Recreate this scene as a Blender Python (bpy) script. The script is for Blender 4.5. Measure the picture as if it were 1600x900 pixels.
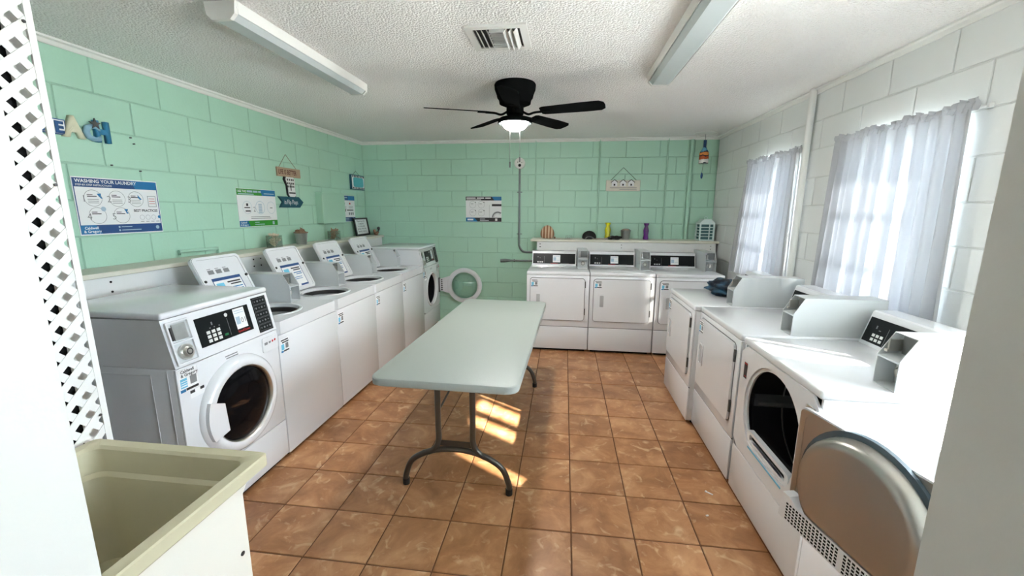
import bpy, bmesh, math, random
from mathutils import Vector, Matrix
random.seed(7)
PI = math.pi
for o in list(bpy.data.objects): bpy.data.objects.remove(o, do_unlink=True)
SC = bpy.context.scene
COL = SC.collection

# ---------------------------------------------------------------- camera
CAM_H = 1.5532
yaw, pitch, roll = -0.1244, -0.1863, 0.0043
F_PX = 644.59
cd = bpy.data.cameras.new('camera'); cam = bpy.data.objects.new('camera', cd); COL.objects.link(cam)
cd.sensor_fit = 'HORIZONTAL'; cd.sensor_width = 36.0; cd.lens = F_PX / 1600 * 36.0
cd.clip_start = 0.01; cd.clip_end = 200
fwd = Vector((math.sin(yaw)*math.cos(pitch), math.cos(yaw)*math.cos(pitch), math.sin(pitch)))
rt = Vector((math.cos(yaw), -math.sin(yaw), 0)); up = rt.cross(fwd)
r2 = rt*math.cos(roll) + up*math.sin(roll); u2 = -rt*math.sin(roll) + up*math.cos(roll)
cam.matrix_world = Matrix((( r2.x, u2.x, -fwd.x, 0), (r2.y, u2.y, -fwd.y, 0), (r2.z, u2.z, -fwd.z, CAM_H), (0, 0, 0, 1)))
SC.camera = cam

# ---------------------------------------------------------------- world, sun, exposure
SUN_DIR = Vector((-1.0, 0.62, -0.706)).normalized()        # the way sunlight travels
w = bpy.data.worlds.new('sky'); SC.world = w; w.use_nodes = True
nt = w.node_tree; nt.nodes.clear()
bg = nt.nodes.new('ShaderNodeBackground'); bg.inputs['Color'].default_value = (.80, .90, 1.0, 1)   # bright even haze
bg.inputs['Strength'].default_value = 0.56
wo = nt.nodes.new('ShaderNodeOutputWorld'); nt.links.new(bg.outputs[0], wo.inputs[0])
sl = bpy.data.lights.new('sun', 'SUN'); sl.energy = 1.35; sl.angle = 0.009; sl.color = (1.0, 0.93, 0.83)
sun = bpy.data.objects.new('sun', sl); COL.objects.link(sun)
sun.rotation_euler = SUN_DIR.to_track_quat('-Z', 'Y').to_euler(); sun.location = (8, -4, 7)
vs = SC.view_settings
vs.view_transform = 'Standard'; vs.look = 'None'; vs.exposure = 6.05; vs.gamma = 1.0; vs.use_curve_mapping = False

# ---------------------------------------------------------------- room dimensions (metres, camera above the origin)
XL, XR, YB, ZC = -2.724, 1.827, 5.485, 2.437
YF = 0.42                      # inner face of the front wall (doorway behind which the camera stands)
DX0, DX1, DZ = -0.633, 0.374, 2.06
C = 0.2032                     # block course
Z0 = 2.4096                    # first course line
TILE = 0.3036; TX0 = -1.445; TY0 = 3.9162

# ---------------------------------------------------------------- materials
MATS = {}
def new_mat(name):
    m = bpy.data.materials.new(name); m.use_nodes = True
    MATS[name] = m
    return m, m.node_tree, m.node_tree.nodes['Principled BSDF']
def srgb(r, g, b):
    f = lambda c: (c/12.92 if c <= .04045 else ((c+.055)/1.055)**2.4)
    return (f(r/255), f(g/255), f(b/255), 1)
def mat(name, col, rough=.5, metal=0, spec=.5, bump=0, bscale=80, var=0, vscale=6, coat=0, alpha=None, emit=None):
    m, t, b = new_mat(name)
    if len(col) == 3: col = (*col, 1)
    b.inputs['Base Color'].default_value = col
    b.inputs['Roughness'].default_value = rough; b.inputs['Metallic'].default_value = metal
    b.inputs['Specular IOR Level'].default_value = spec
    if coat: b.inputs['Coat Weight'].default_value = coat; b.inputs['Coat Roughness'].default_value = .06
    if emit: b.inputs['Emission Color'].default_value = (*emit[0], 1); b.inputs['Emission Strength'].default_value = emit[1]
    if bump or var:
        tc = t.nodes.new('ShaderNodeTexCoord')
    if var:
        n = t.nodes.new('ShaderNodeTexNoise'); n.inputs['Scale'].default_value = vscale; n.inputs['Detail'].default_value = 5
        mx = t.nodes.new('ShaderNodeMix'); mx.data_type = 'RGBA'
        mx.inputs['A'].default_value = tuple(c*(1-var) for c in col[:3]) + (1,)
        mx.inputs['B'].default_value = tuple(min(1, c*(1+var)) for c in col[:3]) + (1,)
        t.links.new(tc.outputs['Object'], n.inputs['Vector']); t.links.new(n.outputs['Fac'], mx.inputs['Factor'])
        t.links.new(mx.outputs['Result'], b.inputs['Base Color'])
    if bump:
        n2 = t.nodes.new('ShaderNodeTexNoise'); n2.inputs['Scale'].default_value = bscale; n2.inputs['Detail'].default_value = 3
        bp = t.nodes.new('ShaderNodeBump'); bp.inputs['Strength'].default_value = bump; bp.inputs['Distance'].default_value = .01
        t.links.new(tc.outputs['Object'], n2.inputs['Vector']); t.links.new(n2.outputs['Fac'], bp.inputs['Height'])
        t.links.new(bp.outputs['Normal'], b.inputs['Normal'])
    return m
mat('green_paint', (.415, .665, .525), .45, bump=.10, bscale=45, var=.03, vscale=3)
mat('green_joint', (.36, .59, .465), .5)
mat('white_paint', (.76, .78, .77), .5, bump=.10, bscale=45, var=.02, vscale=3)
mat('white_joint', (.70, .72, .70), .5)
mat('trim_paint', (.80, .80, .77), .4)
mat('door_paint', (.70, .685, .635), .55, bump=.05, bscale=60)
mat('appliance', (.74, .755, .78), .22, coat=.5)
mat('appliance_plain', (.74, .755, .78), .3)
mat('gasket_line', (.25, .25, .26), .6)
mat('toe_black', (.01, .01, .01), .8, spec=.1)
mat('coin_grey', (.58, .61, .62), .35)
mat('handle_grey', (.40, .41, .43), .4)
mat('seam_grey', (.16, .16, .17), .7)
mat('coin_dark', (.17, .18, .18), .4, .3)
mat('steel', (.62, .61, .58), .28, 1)
mat('door_steel', (.38, .37, .34), .33, .85, var=.06, vscale=4)
mat('zinc', (.45, .47, .47), .38, .9, var=.15, vscale=30)
mat('black_panel', (.008, .010, .011), .3, spec=.15)
mat('black_rubber', (.012, .012, .012), .6)
mat('drum_dark', (.012, .013, .016), .35)
mat('gasket_blue', (.06, .09, .11), .5)
mat('door_glass_dark', (.004, .004, .005), .08, spec=.14)
mat('print_white', (.80, .81, .82), .5)
mat('print_pale', (.38, .50, .60), .5)
mat('print_grey', (.20, .21, .22), .6)
mat('print_black', (.02, .02, .025), .5)
mat('print_navy', srgb(28, 70, 125), .45)
mat('print_blue', srgb(20, 110, 165), .45)
mat('print_cyan', srgb(105, 185, 215), .45)
mat('print_green', srgb(40, 140, 35), .45)
mat('print_red', srgb(190, 30, 30), .45)
mat('key_white', (.70, .71, .70), .4)
mat('key_green', srgb(10, 110, 60), .4)
mat('table_plastic', (.33, .36, .335), .42, bump=.10, bscale=220)
mat('table_steel', (.10, .095, .085), .35, .75)
mat('sink_shaded', (.53, .49, .335), .55, var=.06, vscale=9)  # basin shade painted in: darker olive copy of the sink colour
mat('sink_lit', (.80, .775, .69), .55)  # cream copy of the same sink for its lit outer side
mat('lattice_white', (.80, .80, .78), .45)
mat('ledge_top', (.66, .64, .55), .45, var=.05, vscale=5)
mat('ledge_board', (.74, .75, .74), .5)
mat('fan_black', (.008, .009, .009), .7, spec=.0)
mat('bowl_glass', (.85, .85, .84), .25, emit=((1.0, .97, .93), 4.6))
mat('lens_grey', (.54, .59, .60), .35)
mat('fixture_white', (.78, .78, .75), .4)
mat('vent_dark', (.03, .03, .03), .8)
mat('conduit', (.20, .23, .23), .4, .6)
mat('pipe_green', (.40, .645, .505), .4)
mat('pipe_white', (.76, .77, .75), .4)
mat('wood_sign', (.42, .30, .20), .7, var=.2, vscale=20)
mat('sign_dark_letter', (.12, .03, .02), .7)
mat('flop_dark', (.02, .022, .025), .7)
mat('flop_stripe', (.74, .75, .74), .7)
mat('teal_wood', srgb(22, 82, 98), .6)
mat('turquoise', srgb(85, 180, 190), .5)
mat('letter_blue', srgb(45, 125, 165), .5)
mat('letter_navy', srgb(50, 95, 150), .5)
mat('letter_cream', (.72, .70, .52), .6)
mat('letter_sky', srgb(140, 180, 200), .5)
mat('rope', (.30, .25, .17), .9)
mat('rope_dark', (.07, .075, .06), .9)
mat('frame_black', (.012, .012, .012), .35)
mat('shell', (.66, .53, .40), .55, var=.25, vscale=30)
mat('shell_dark', (.28, .16, .09), .55, var=.3, vscale=30)
mat('hut_board', (.66, .63, .54), .7, var=.12, vscale=25)
mat('yellow_glass', srgb(200, 200, 20), .1, coat=.6)
mat('purple_glass', srgb(85, 25, 110), .12, coat=.6)
mat('lantern_paint', (.66, .80, .78), .45)
mat('lantern_pane', (.05, .14, .15), .15)
mat('cap_black', (.012, .012, .012), .85)
mat('cloth_tan', (.50, .42, .34), .9)
mat('mud', (.30, .17, .08), .9)
mat('concrete_out', (.80, .78, .74), .9)
mat('roof_soffit', (.75, .75, .73), .8)
mat('closet_panel', (.10, .10, .10), .8)
mat('steel_dark', (.10, .10, .10), .4, .8)
mat('detector_white', (.78, .78, .74), .5)

def m_jeans():
    m, t, b = new_mat('denim'); b.inputs['Roughness'].default_value = .9
    tc = t.nodes.new('ShaderNodeTexCoord'); n = t.nodes.new('ShaderNodeTexNoise'); n.inputs['Scale'].default_value = 9
    r = t.nodes.new('ShaderNodeValToRGB'); r.color_ramp.elements[0].position = .4; r.color_ramp.elements[1].position = .66
    r.color_ramp.elements[0].color = (.006, .010, .018, 1); r.color_ramp.elements[1].color = (.035, .11, .19, 1)
    t.links.new(tc.outputs['Object'], n.inputs['Vector']); t.links.new(n.outputs['Fac'], r.inputs['Fac']); t.links.new(r.outputs['Color'], b.inputs['Base Color'])
m_jeans()
def m_tile():
    m, t, b = new_mat('floor_tile')
    N = t.nodes.new; L = t.links.new
    tc = N('ShaderNodeTexCoord'); oi = N('ShaderNodeObjectInfo')
    vm = N('ShaderNodeVectorMath'); vm.operation = 'SCALE'; vm.inputs[0].default_value = (37, 53, 11)
    L(oi.outputs['Random'], vm.inputs['Scale'])
    ad = N('ShaderNodeVectorMath'); ad.operation = 'ADD'; L(tc.outputs['Object'], ad.inputs[0]); L(vm.outputs[0], ad.inputs[1])
    n1 = N('ShaderNodeTexNoise'); n1.inputs['Scale'].default_value = 5.5; n1.inputs['Detail'].default_value = 6; n1.inputs['Roughness'].default_value = .6; n1.inputs['Distortion'].default_value = .6
    L(ad.outputs[0], n1.inputs['Vector'])
    r1 = N('ShaderNodeValToRGB'); e = r1.color_ramp.elements
    e[0].position = .32; e[0].color = srgb(146, 97, 60); e[1].position = .68; e[1].color = srgb(198, 150, 108)
    x = r1.color_ramp.elements.new(.5); x.color = srgb(172, 121, 80)
    L(n1.outputs['Fac'], r1.inputs['Fac'])
    n2 = N('ShaderNodeTexNoise'); n2.inputs['Scale'].default_value = 11; n2.inputs['Detail'].default_value = 7; n2.inputs['Distortion'].default_value = 1.4
    L(ad.outputs[0], n2.inputs['Vector'])
    r2 = N('ShaderNodeValToRGB'); r2.color_ramp.elements[0].position = .58; r2.color_ramp.elements[1].position = .72
    r2.color_ramp.elements[0].color = (0, 0, 0, 1); r2.color_ramp.elements[1].color = (.6, .6, .6, 1)
    L(n2.outputs['Fac'], r2.inputs['Fac'])
    mx = N('ShaderNodeMix'); mx.data_type = 'RGBA'; mx.inputs['B'].default_value = srgb(226, 194, 156)
    L(r2.outputs['Color'], mx.inputs['Factor']); L(r1.outputs['Color'], mx.inputs['A'])
    hs = N('ShaderNodeHueSaturation'); mr = N('ShaderNodeMapRange'); mr.inputs['To Min'].default_value = .88; mr.inputs['To Max'].default_value = 1.1
    L(oi.outputs['Random'], mr.inputs['Value']); L(mr.outputs[0], hs.inputs['Value']); L(mx.outputs['Result'], hs.inputs['Color'])
    L(hs.outputs[0], b.inputs['Base Color'])
    b.inputs['Roughness'].default_value = .38
    bp = N('ShaderNodeBump'); bp.inputs['Strength'].default_value = .12; bp.inputs['Distance'].default_value = .01
    L(n1.outputs['Fac'], bp.inputs['Height']); L(bp.outputs['Normal'], b.inputs['Normal'])
m_tile()
mat('grout', srgb(108, 72, 47), .9)
def m_ceiling():
    m, t, b = new_mat('popcorn'); N = t.nodes.new; L = t.links.new
    b.inputs['Roughness'].default_value = .95; b.inputs['Specular IOR Level'].default_value = .1
    tc = N('ShaderNodeTexCoord')
    n = N('ShaderNodeTexNoise'); n.inputs['Scale'].default_value = 80; n.inputs['Detail'].default_value = 4; n.inputs['Roughness'].default_value = .65
    v = N('ShaderNodeTexVoronoi'); v.inputs['Scale'].default_value = 90
    L(tc.outputs['Object'], n.inputs['Vector']); L(tc.outputs['Object'], v.inputs['Vector'])
    s = N('ShaderNodeMath'); s.operation = 'SUBTRACT'; L(n.outputs['Fac'], s.inputs[0]); L(v.outputs['Distance'], s.inputs[1])
    bp = N('ShaderNodeBump'); bp.inputs['Strength'].default_value = .7; bp.inputs['Distance'].default_value = .010
    L(s.outputs[0], bp.inputs['Height']); L(bp.outputs['Normal'], b.inputs['Normal'])
    b.inputs['Base Color'].default_value = (.91, .90, .885, 1)
m_ceiling()
def m_glass(name, tint, gloss=.08):
    m, t, b = new_mat(name); t.nodes.remove(b); N = t.nodes.new; L = t.links.new
    tr = N('ShaderNodeBsdfTransparent'); tr.inputs['Color'].default_value = (*tint, 1)
    gl = N('ShaderNodeBsdfGlossy'); gl.inputs['Roughness'].default_value = .02
    fr = N('ShaderNodeLayerWeight'); fr.inputs['Blend'].default_value = .25
    ma = N('ShaderNodeMath'); ma.operation = 'MULTIPLY_ADD'; ma.inputs[1].default_value = .6; ma.inputs[2].default_value = gloss; L(fr.outputs['Fresnel'], ma.inputs[0])
    mx = N('ShaderNodeMixShader'); L(ma.outputs[0], mx.inputs[0]); L(tr.outputs[0], mx.inputs[1]); L(gl.outputs[0], mx.inputs[2])
    L(mx.outputs[0], t.nodes['Material Output'].inputs['Surface'])
m_glass('pane_glass', (.95, .97, .97), .03)
m_glass('vase_glass', (.95, .96, .95), .03)
m_glass('washer_glass', (.80, .88, .86), .10)
def m_curtain():
    m, t, b = new_mat('sheer_curtain'); t.nodes.remove(b); N = t.nodes.new; L = t.links.new
    tl = N('ShaderNodeBsdfTranslucent'); tl.inputs['Color'].default_value = (.043, .047, .056, 1)
    df = N('ShaderNodeBsdfDiffuse'); df.inputs['Color'].default_value = (.82, .84, .88, 1)
    m1 = N('ShaderNodeMixShader'); m1.inputs[0].default_value = .55; L(tl.outputs[0], m1.inputs[1]); L(df.outputs[0], m1.inputs[2])
    tr = N('ShaderNodeBsdfTransparent'); tr.inputs['Color'].default_value = (1, 1, 1, 1)
    at = N('ShaderNodeAttribute'); at.attribute_name = 'sheer'; at.attribute_type = 'GEOMETRY'
    m2 = N('ShaderNodeMixShader'); L(at.outputs['Fac'], m2.inputs[0]); L(m1.outputs[0], m2.inputs[1]); L(tr.outputs[0], m2.inputs[2])
    L(m2.outputs[0], t.nodes['Material Output'].inputs['Surface'])
m_curtain()
def m_bottle():
    m, t, b = new_mat('painted_bottle'); N = t.nodes.new; L = t.links.new
    tc = N('ShaderNodeTexCoord'); sp = N('ShaderNodeSeparateXYZ'); L(tc.outputs['Object'], sp.inputs[0])
    n = N('ShaderNodeTexNoise'); n.inputs['Scale'].default_value = 25; L(tc.outputs['Object'], n.inputs['Vector'])
    ma = N('ShaderNodeMath'); ma.operation = 'MULTIPLY_ADD'; ma.inputs[1].default_value = .06; L(n.outputs['Fac'], ma.inputs[0]); L(sp.outputs['Z'], ma.inputs[2])
    mr = N('ShaderNodeMapRange'); mr.inputs['From Min'].default_value = -.24; mr.inputs['From Max'].default_value = .03; L(ma.outputs[0], mr.inputs['Value'])
    r = N('ShaderNodeValToRGB'); r.color_ramp.interpolation = 'CONSTANT'; e = r.color_ramp.elements
    e[0].position = 0; e[0].color = (.01, .02, .05, 1); e[1].position = .95; e[1].color = (.02, .06, .16, 1)
    for p, c in ((.05, (.75, .72, .68, 1)), (.2, (.5, .1, .03, 1)), (.32, (.02, .02, .03, 1)), (.38, (.7, .25, .06, 1)), (.5, (.02, .04, .08, 1)), (.54, (.12, .35, .5, 1)), (.68, (.01, .05, .15, 1))):
        x = r.color_ramp.elements.new(p); x.color = c
    L(mr.outputs[0], r.inputs['Fac']); L(r.outputs['Color'], b.inputs['Base Color']); b.inputs['Roughness'].default_value = .15
m_bottle()
def m_stripes(name, c1, c2, scale):
    m, t, b = new_mat(name); N = t.nodes.new; L = t.links.new
    tc = N('ShaderNodeTexCoord'); wv = N('ShaderNodeTexWave'); wv.inputs['Scale'].default_value = scale; wv.bands_direction = 'X'; wv.inputs['Distortion'].default_value = .6
    r = N('ShaderNodeValToRGB'); r.color_ramp.elements[0].position = .42; r.color_ramp.elements[1].position = .55
    r.color_ramp.elements[0].color = (*c1, 1); r.color_ramp.elements[1].color = (*c2, 1)
    L(tc.outputs['Object'], wv.inputs['Vector']); L(wv.outputs['Fac'], r.inputs['Fac']); L(r.outputs['Color'], b.inputs['Base Color']); b.inputs['Roughness'].default_value = .8
m_stripes('straw_stripes', (.30, .13, .06), (.66, .48, .32), 8)

# ---------------------------------------------------------------- mesh helpers
def frame(d):
    d = d.normalized(); a = Vector((0, 0, 1)) if abs(d.z) < .9 else Vector((1, 0, 0))
    x = a.cross(d).normalized(); return x, d.cross(x)
class MB:
    def __init__(s): s.v = []; s.f = []; s.parts = []
    def add(s, vs, fs):
        o = len(s.v); s.parts.append((o, len(vs), len(s.f), len(fs))); s.v += [tuple(v) for v in vs]; s.f += [tuple(i+o for i in f) for f in fs]; return s
    def box(s, x0, x1, y0, y1, z0, z1, bev=0, seg=2):
        if bev <= 0:
            return s.add([(x, y, z) for x in (x0, x1) for y in (y0, y1) for z in (z0, z1)],
                         [(0, 1, 3, 2), (4, 6, 7, 5), (0, 4, 5, 1), (2, 3, 7, 6), (0, 2, 6, 4), (1, 5, 7, 3)])
        bm = bmesh.new(); bmesh.ops.create_cube(bm, size=1)
        for v in bm.verts:
            v.co = Vector((x0+(v.co.x+.5)*(x1-x0), y0+(v.co.y+.5)*(y1-y0), z0+(v.co.z+.5)*(z1-z0)))
        bmesh.ops.bevel(bm, geom=list(bm.edges), offset=bev, segments=seg, affect='EDGES', profile=.5)
        bm.verts.index_update()
        s.add([v.co for v in bm.verts], [[v.index for v in f.verts] for f in bm.faces]); bm.free(); return s
    def prism(s, poly, axis, a0, a1):
        n = len(poly)
        def P(p, a): return {'x': (a, p[0], p[1]), 'y': (p[0], a, p[1]), 'z': (p[0], p[1], a)}[axis]
        return s.add([P(p, a0) for p in poly] + [P(p, a1) for p in poly],
                     [tuple(range(n))[::-1], tuple(range(n, 2*n))] + [(i, (i+1) % n, n+(i+1) % n, n+i) for i in range(n)])
    def plate_hole(s, outer, inner, axis, a0, a1):
        """plate between two loops of equal count, thickness a0..a1"""
        n = len(outer)
        def P(p, a): return {'x': (a, p[0], p[1]), 'y': (p[0], a, p[1]), 'z': (p[0], p[1], a)}[axis]
        vs = [P(p, a0) for p in outer]+[P(p, a0) for p in inner]+[P(p, a1) for p in outer]+[P(p, a1) for p in inner]
        fs = []
        for i in range(n):
            j = (i+1) % n
            fs += [(i, j, n+j, n+i), (2*n+i, 3*n+i, 3*n+j, 2*n+j), (i, 2*n+i, 2*n+j, j), (n+i, n+j, 3*n+j, 3*n+i)]
        return s.add(vs, fs)
    def cyl(s, p0, p1, r0, r1=None, n=16, caps=True):
        r1 = r0 if r1 is None else r1; p0 = Vector(p0); p1 = Vector(p1); x, y = frame(p1-p0); vs = []
        for p, r in ((p0, r0), (p1, r1)):
            for i in range(n):
                a = 2*PI*i/n; vs.append(p + x*r*math.cos(a) + y*r*math.sin(a))
        fs = [(i, (i+1) % n, n+(i+1) % n, n+i) for i in range(n)]
        if caps: fs += [tuple(range(n))[::-1], tuple(range(n, 2*n))]
        return s.add(vs, fs)
    def tube(s, path, r, n=10, closed=False):
        P = [Vector(p) for p in path]; m = len(P); vs = []; x = None
        for i, p in enumerate(P):
            if closed: t = (P[(i+1) % m]-P[i-1])
            else: t = P[min(i+1, m-1)]-P[max(i-1, 0)]
            t.normalize()
            if x is None: x, y = frame(t)
            else:
                x = (x - t*x.dot(t)).normalized(); y = t.cross(x)
            for k in range(n):
                a = 2*PI*k/n; vs.append(p + x*r*math.cos(a) + y*r*math.sin(a))
        fs = []
        for i in range(m if closed else m-1):
            j = (i+1) % m
            fs += [(i*n+k, i*n+(k+1) % n, j*n+(k+1) % n, j*n+k) for k in range(n)]
        if not closed: fs += [tuple(range(n))[::-1], tuple(range((m-1)*n, m*n))]
        return s.add(vs, fs)
    def lathe(s, prof, c=(0, 0, 0), axis='z', n=32, a0=0, a1=2*PI):
        """prof: (radius, height along the axis)"""
        full = abs(a1-a0-2*PI) < 1e-6; cnt = n if full else n+1; vs = []
        for r, h in prof:
            for i in range(cnt):
                a = a0+(a1-a0)*i/n; u, v = r*math.cos(a), r*math.sin(a)
                p = {'z': (u, v, h), 'y': (u, h, v), 'x': (h, u, v)}[axis]
                vs.append((c[0]+p[0], c[1]+p[1], c[2]+p[2]))
        fs = []
        for k in range(len(prof)-1):
            for i in range(n if full else n):
                j = (i+1) % cnt
                fs.append((k*cnt+i, k*cnt+j, (k+1)*cnt+j, (k+1)*cnt+i))
        return s.add(vs, fs)
    def ball(s, c, r, n=10, sc=(1, 1, 1)):
        m = max(4, n//2); prof = [(max(1e-4, math.sin(PI*i/m)), -math.cos(PI*i/m)) for i in range(m+1)]
        o = len(s.v); s.lathe(prof, n=n)
        for i in range(o, len(s.v)):
            x, y, z = s.v[i]; s.v[i] = (c[0]+x*r*sc[0], c[1]+y*r*sc[1], c[2]+z*r*sc[2])
        return s
    def quad(s, x0, x1, y0, y1, z=0): return s.add([(x0, y0, z), (x1, y0, z), (x1, y1, z), (x0, y1, z)], [(0, 1, 2, 3)])
    def ring(s, cx, cy, r0, r1, z=0, n=28, a0=0, a1=2*PI):
        vs = []; 
        for i in range(n+1):
            a = a0+(a1-a0)*i/n
            vs += [(cx+r0*math.cos(a), cy+r0*math.sin(a), z), (cx+r1*math.cos(a), cy+r1*math.sin(a), z)]
        return s.add(vs, [(2*i, 2*i+1, 2*i+3, 2*i+2) for i in range(n)])
    def disc(s, cx, cy, r, z=0, n=20): return s.add([(cx+r*math.cos(2*PI*i/n), cy+r*math.sin(2*PI*i/n), z) for i in range(n)], [tuple(range(n))])
    def poly(s, pts, z=0): return s.add([(p[0], p[1], z) for p in pts], [tuple(range(len(pts)))])
    def mesh(s, name, smooth=None):
        me = bpy.data.meshes.new(name); me.from_pydata(s.v, [], s.f)
        bm = bmesh.new(); bm.from_mesh(me); bmesh.ops.recalc_face_normals(bm, faces=bm.faces)
        bm.to_mesh(me); bm.free()
        if smooth:
            for p in me.polygons: p.use_smooth = True
            me.set_sharp_from_angle(angle=math.radians(smooth))
        return me
    def build_each(s, name, m, parent=None, loc=(0, 0, 0), rot=(0, 0, 0)):
        out = []
        for vo, nv, fo, nf in s.parts:
            b = MB(); b.v = s.v[vo:vo+nv]; b.f = [tuple(i-vo for i in f) for f in s.f[fo:fo+nf]]; out.append(b.build(name, m, parent, None, loc, rot))
        return out
    def build(s, name, m, parent=None, smooth=None, loc=(0, 0, 0), rot=(0, 0, 0)):
        me = s.mesh(name, smooth); return obj(name, me, m, parent, loc, rot)
def obj(name, me, m, parent=None, loc=(0, 0, 0), rot=(0, 0, 0)):
    if m and not me.materials: me.materials.append(MATS[m] if isinstance(m, str) else m)
    o = bpy.data.objects.new(name, me); COL.objects.link(o); o.location = loc; o.rotation_euler = rot
    if parent: o.parent = parent
    return o
def tag(o, label, cat, group=None):
    o['label'] = label; o['category'] = cat
    if group: o['group'] = group
    return o
def thing(name, label, cat, loc=(0, 0, 0), rz=0, group=None):
    o = bpy.data.objects.new(name, None); COL.objects.link(o); o.location = loc; o.rotation_euler = (0, 0, rz)
    o.empty_display_size = .1
    return tag(o, label, cat, group)
def struct(o): o['kind'] = 'structure'; return o
def copy_tree(o, parent=None):
    c = o.copy(); COL.objects.link(c); c.parent = parent
    for ch in list(o.children): copy_tree(ch, c)
    return c
_tc = {}
def text_mesh(body, size, bold=0, align='LEFT'):
    k = (body, size, bold, align)
    if k not in _tc:
        cu = bpy.data.curves.new('lettering', 'FONT'); cu.body = body; cu.size = size; cu.offset = bold*size
        cu.align_x = align; cu.resolution_u = 2; cu.fill_mode = 'FRONT'
        t = bpy.data.objects.new('lettering_tmp', cu); COL.objects.link(t)
        bpy.context.view_layer.update()
        me = bpy.data.meshes.new_from_object(t.evaluated_get(bpy.context.evaluated_depsgraph_get()))
        bpy.data.objects.remove(t, do_unlink=True); _tc[k] = me
    return _tc[k]
def lettering(parent, body, x, y, size, m, z=.0012, bold=.012, align='LEFT', sx=1, name='lettering', rot=(0, 0, 0)):
    me = text_mesh(body, size, bold, align).copy(); me.materials.clear(); me.materials.append(MATS[m])
    o = obj(name, me, None, parent, (x, y, z), rot); o.scale = (sx, 1, 1); return o
def rrect(x0, x1, y0, y1, r, n=5):
    pts = []
    for cx, cy, a in ((x1-r, y1-r, 0), (x0+r, y1-r, PI/2), (x0+r, y0+r, PI), (x1-r, y0+r, 1.5*PI)):
        for i in range(n+1):
            t = a + PI/2*i/n; pts.append((cx+r*math.cos(t), cy+r*math.sin(t)))
    return pts
FRONT = (PI/2, 0, 0)                                   # flat work in x,y turned to face -y
ONLEFT = Matrix(((0, 0, 1), (1, 0, 0), (0, 1, 0))).to_euler()   # flat work turned to face +x (left wall)

# ================================================================ SETTING
# floor: mortar bed with every tile laid on it
bed = MB().box(XL-.2, XR+.2, YF-.2, YB+.2, -.08, -.004).build('floor', 'grout'); struct(bed)
tm = MB().box(-TILE/2+.0035, TILE/2-.0035, -TILE/2+.0035, TILE/2-.0035, -.006, 0, .002, 1).mesh('tile')
nx0 = math.floor((XL-TX0)/TILE); nx1 = math.ceil((XR-TX0)/TILE); ny0 = math.floor((YF-.20-TY0)/TILE); ny1 = math.ceil((YB-TY0)/TILE)
for i in range(nx0, nx1):
    for j in range(ny0, ny1):
        x0, x1 = TX0+i*TILE, TX0+(i+1)*TILE; y0, y1 = TY0+j*TILE, TY0+(j+1)*TILE
        a0, a1, b0, b1 = max(x0, XL), min(x1, XR), max(y0, YF-.20), min(y1, YB)
        if a1-a0 < .03 or b1-b0 < .03: continue
        if a1-a0 > TILE-.001 and b1-b0 > TILE-.001: obj('tile', tm, 'floor_tile', bed, ((x0+x1)/2, (y0+y1)/2, 0))
        else: MB().box(a0+.0035-(a0+a1)/2, a1-.0035-(a0+a1)/2, b0+.0035-(b0+b1)/2, b1-.0035-(b0+b1)/2, -.006, 0).build('tile', 'floor_tile', bed, loc=((a0+a1)/2, (b0+b1)/2, 0))
# ceiling
struct(MB().box(XL-.2, XR+.2, YF-.22, YB+.2, ZC, ZC+.1).build('ceiling', 'popcorn'))
# roof over it, with the eaves that shade the upper half of the windows
roof = MB().box(XL-.5, XR+1.13, YF-3.2, YB+.6, ZC+.11, ZC+.24).build('roof', 'roof_soffit'); struct(roof)
struct(MB().box(-30, 34, -30, 34, -.4, -.12).build('ground', 'concrete_out'))

# concrete-block walls: backing plus every block
blk_cache = {}
def block(parent, axis, face, sgn, a0, a1, z0, z1, m):
    """axis 'x': wall in plane x=face spanning y a0..a1; sgn +1 if the room is at +x"""
    g = .0036; key = (round(a1-a0, 3), round(z1-z0, 3), axis, sgn, m)
    if key not in blk_cache:
        hw, hz = (a1-a0)/2-g, (z1-z0)/2-g
        b = MB()
        if axis == 'x': b.box(min(0, -.007*sgn), max(0, -.007*sgn), -hw, hw, -hz, hz, .0032, 1)
        else: b.box(-hw, hw, min(0, -.007*sgn), max(0, -.007*sgn), -hz, hz, .0032, 1)
        blk_cache[key] = b.mesh('block')
    c = ((face, (a0+a1)/2, (z0+z1)/2) if axis == 'x' else ((a0+a1)/2, face, (z0+z1)/2))
    obj('block', blk_cache[key], m, parent, c)
def block_wall(parent, axis, face, sgn, lo, hi, phase, m, holes=()):
    """phase: a joint of the top course"""
    for k in range(13):
        z1 = Z0 - (k-1)*C; z0 = z1 - C
        z1 = min(z1, ZC); z0 = max(z0, 0.0)
        if z1-z0 < .03: continue
        ph = phase + (0 if k % 2 == 1 else C)
        n = math.floor((lo-ph)/(2*C)); a = ph + n*2*C
        while a < hi:
            segs = [(max(a, lo), min(a+2*C, hi))]
            for h0, h1, hz0, hz1 in holes:
                if z1 > hz0+.01 and z0 < hz1-.01:
                    out = []
                    for s0, s1 in segs:
                        if s0 < h0: out.append((s0, min(s1, h0)))
                        if s1 > h1: out.append((max(s0, h1), s1))
                    segs = [q for q in out if q[1] > q[0]]
            for s0, s1 in segs:
                if s1-s0 > .03: block(parent, axis, face, sgn, s0, s1, z0, z1, m)
            a += 2*C
G = .0060
wl = struct(MB().box(XL-.2, XL-G, YF-.2, YB+.2, -.08, ZC).build('wall_left', 'green_joint'))
block_wall(wl, 'x', XL, 1, YF, YB, 2.229, 'green_paint')
wb = struct(MB().box(XL-G, XR+G, YB+G, YB+.2, -.08, ZC).build('wall_back', 'green_joint'))
block_wall(wb, 'y', YB, -1, XL, XR, -2.5142, 'green_paint')
WZ0, WZ1 = Z0-7*C, Z0-2*C
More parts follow.
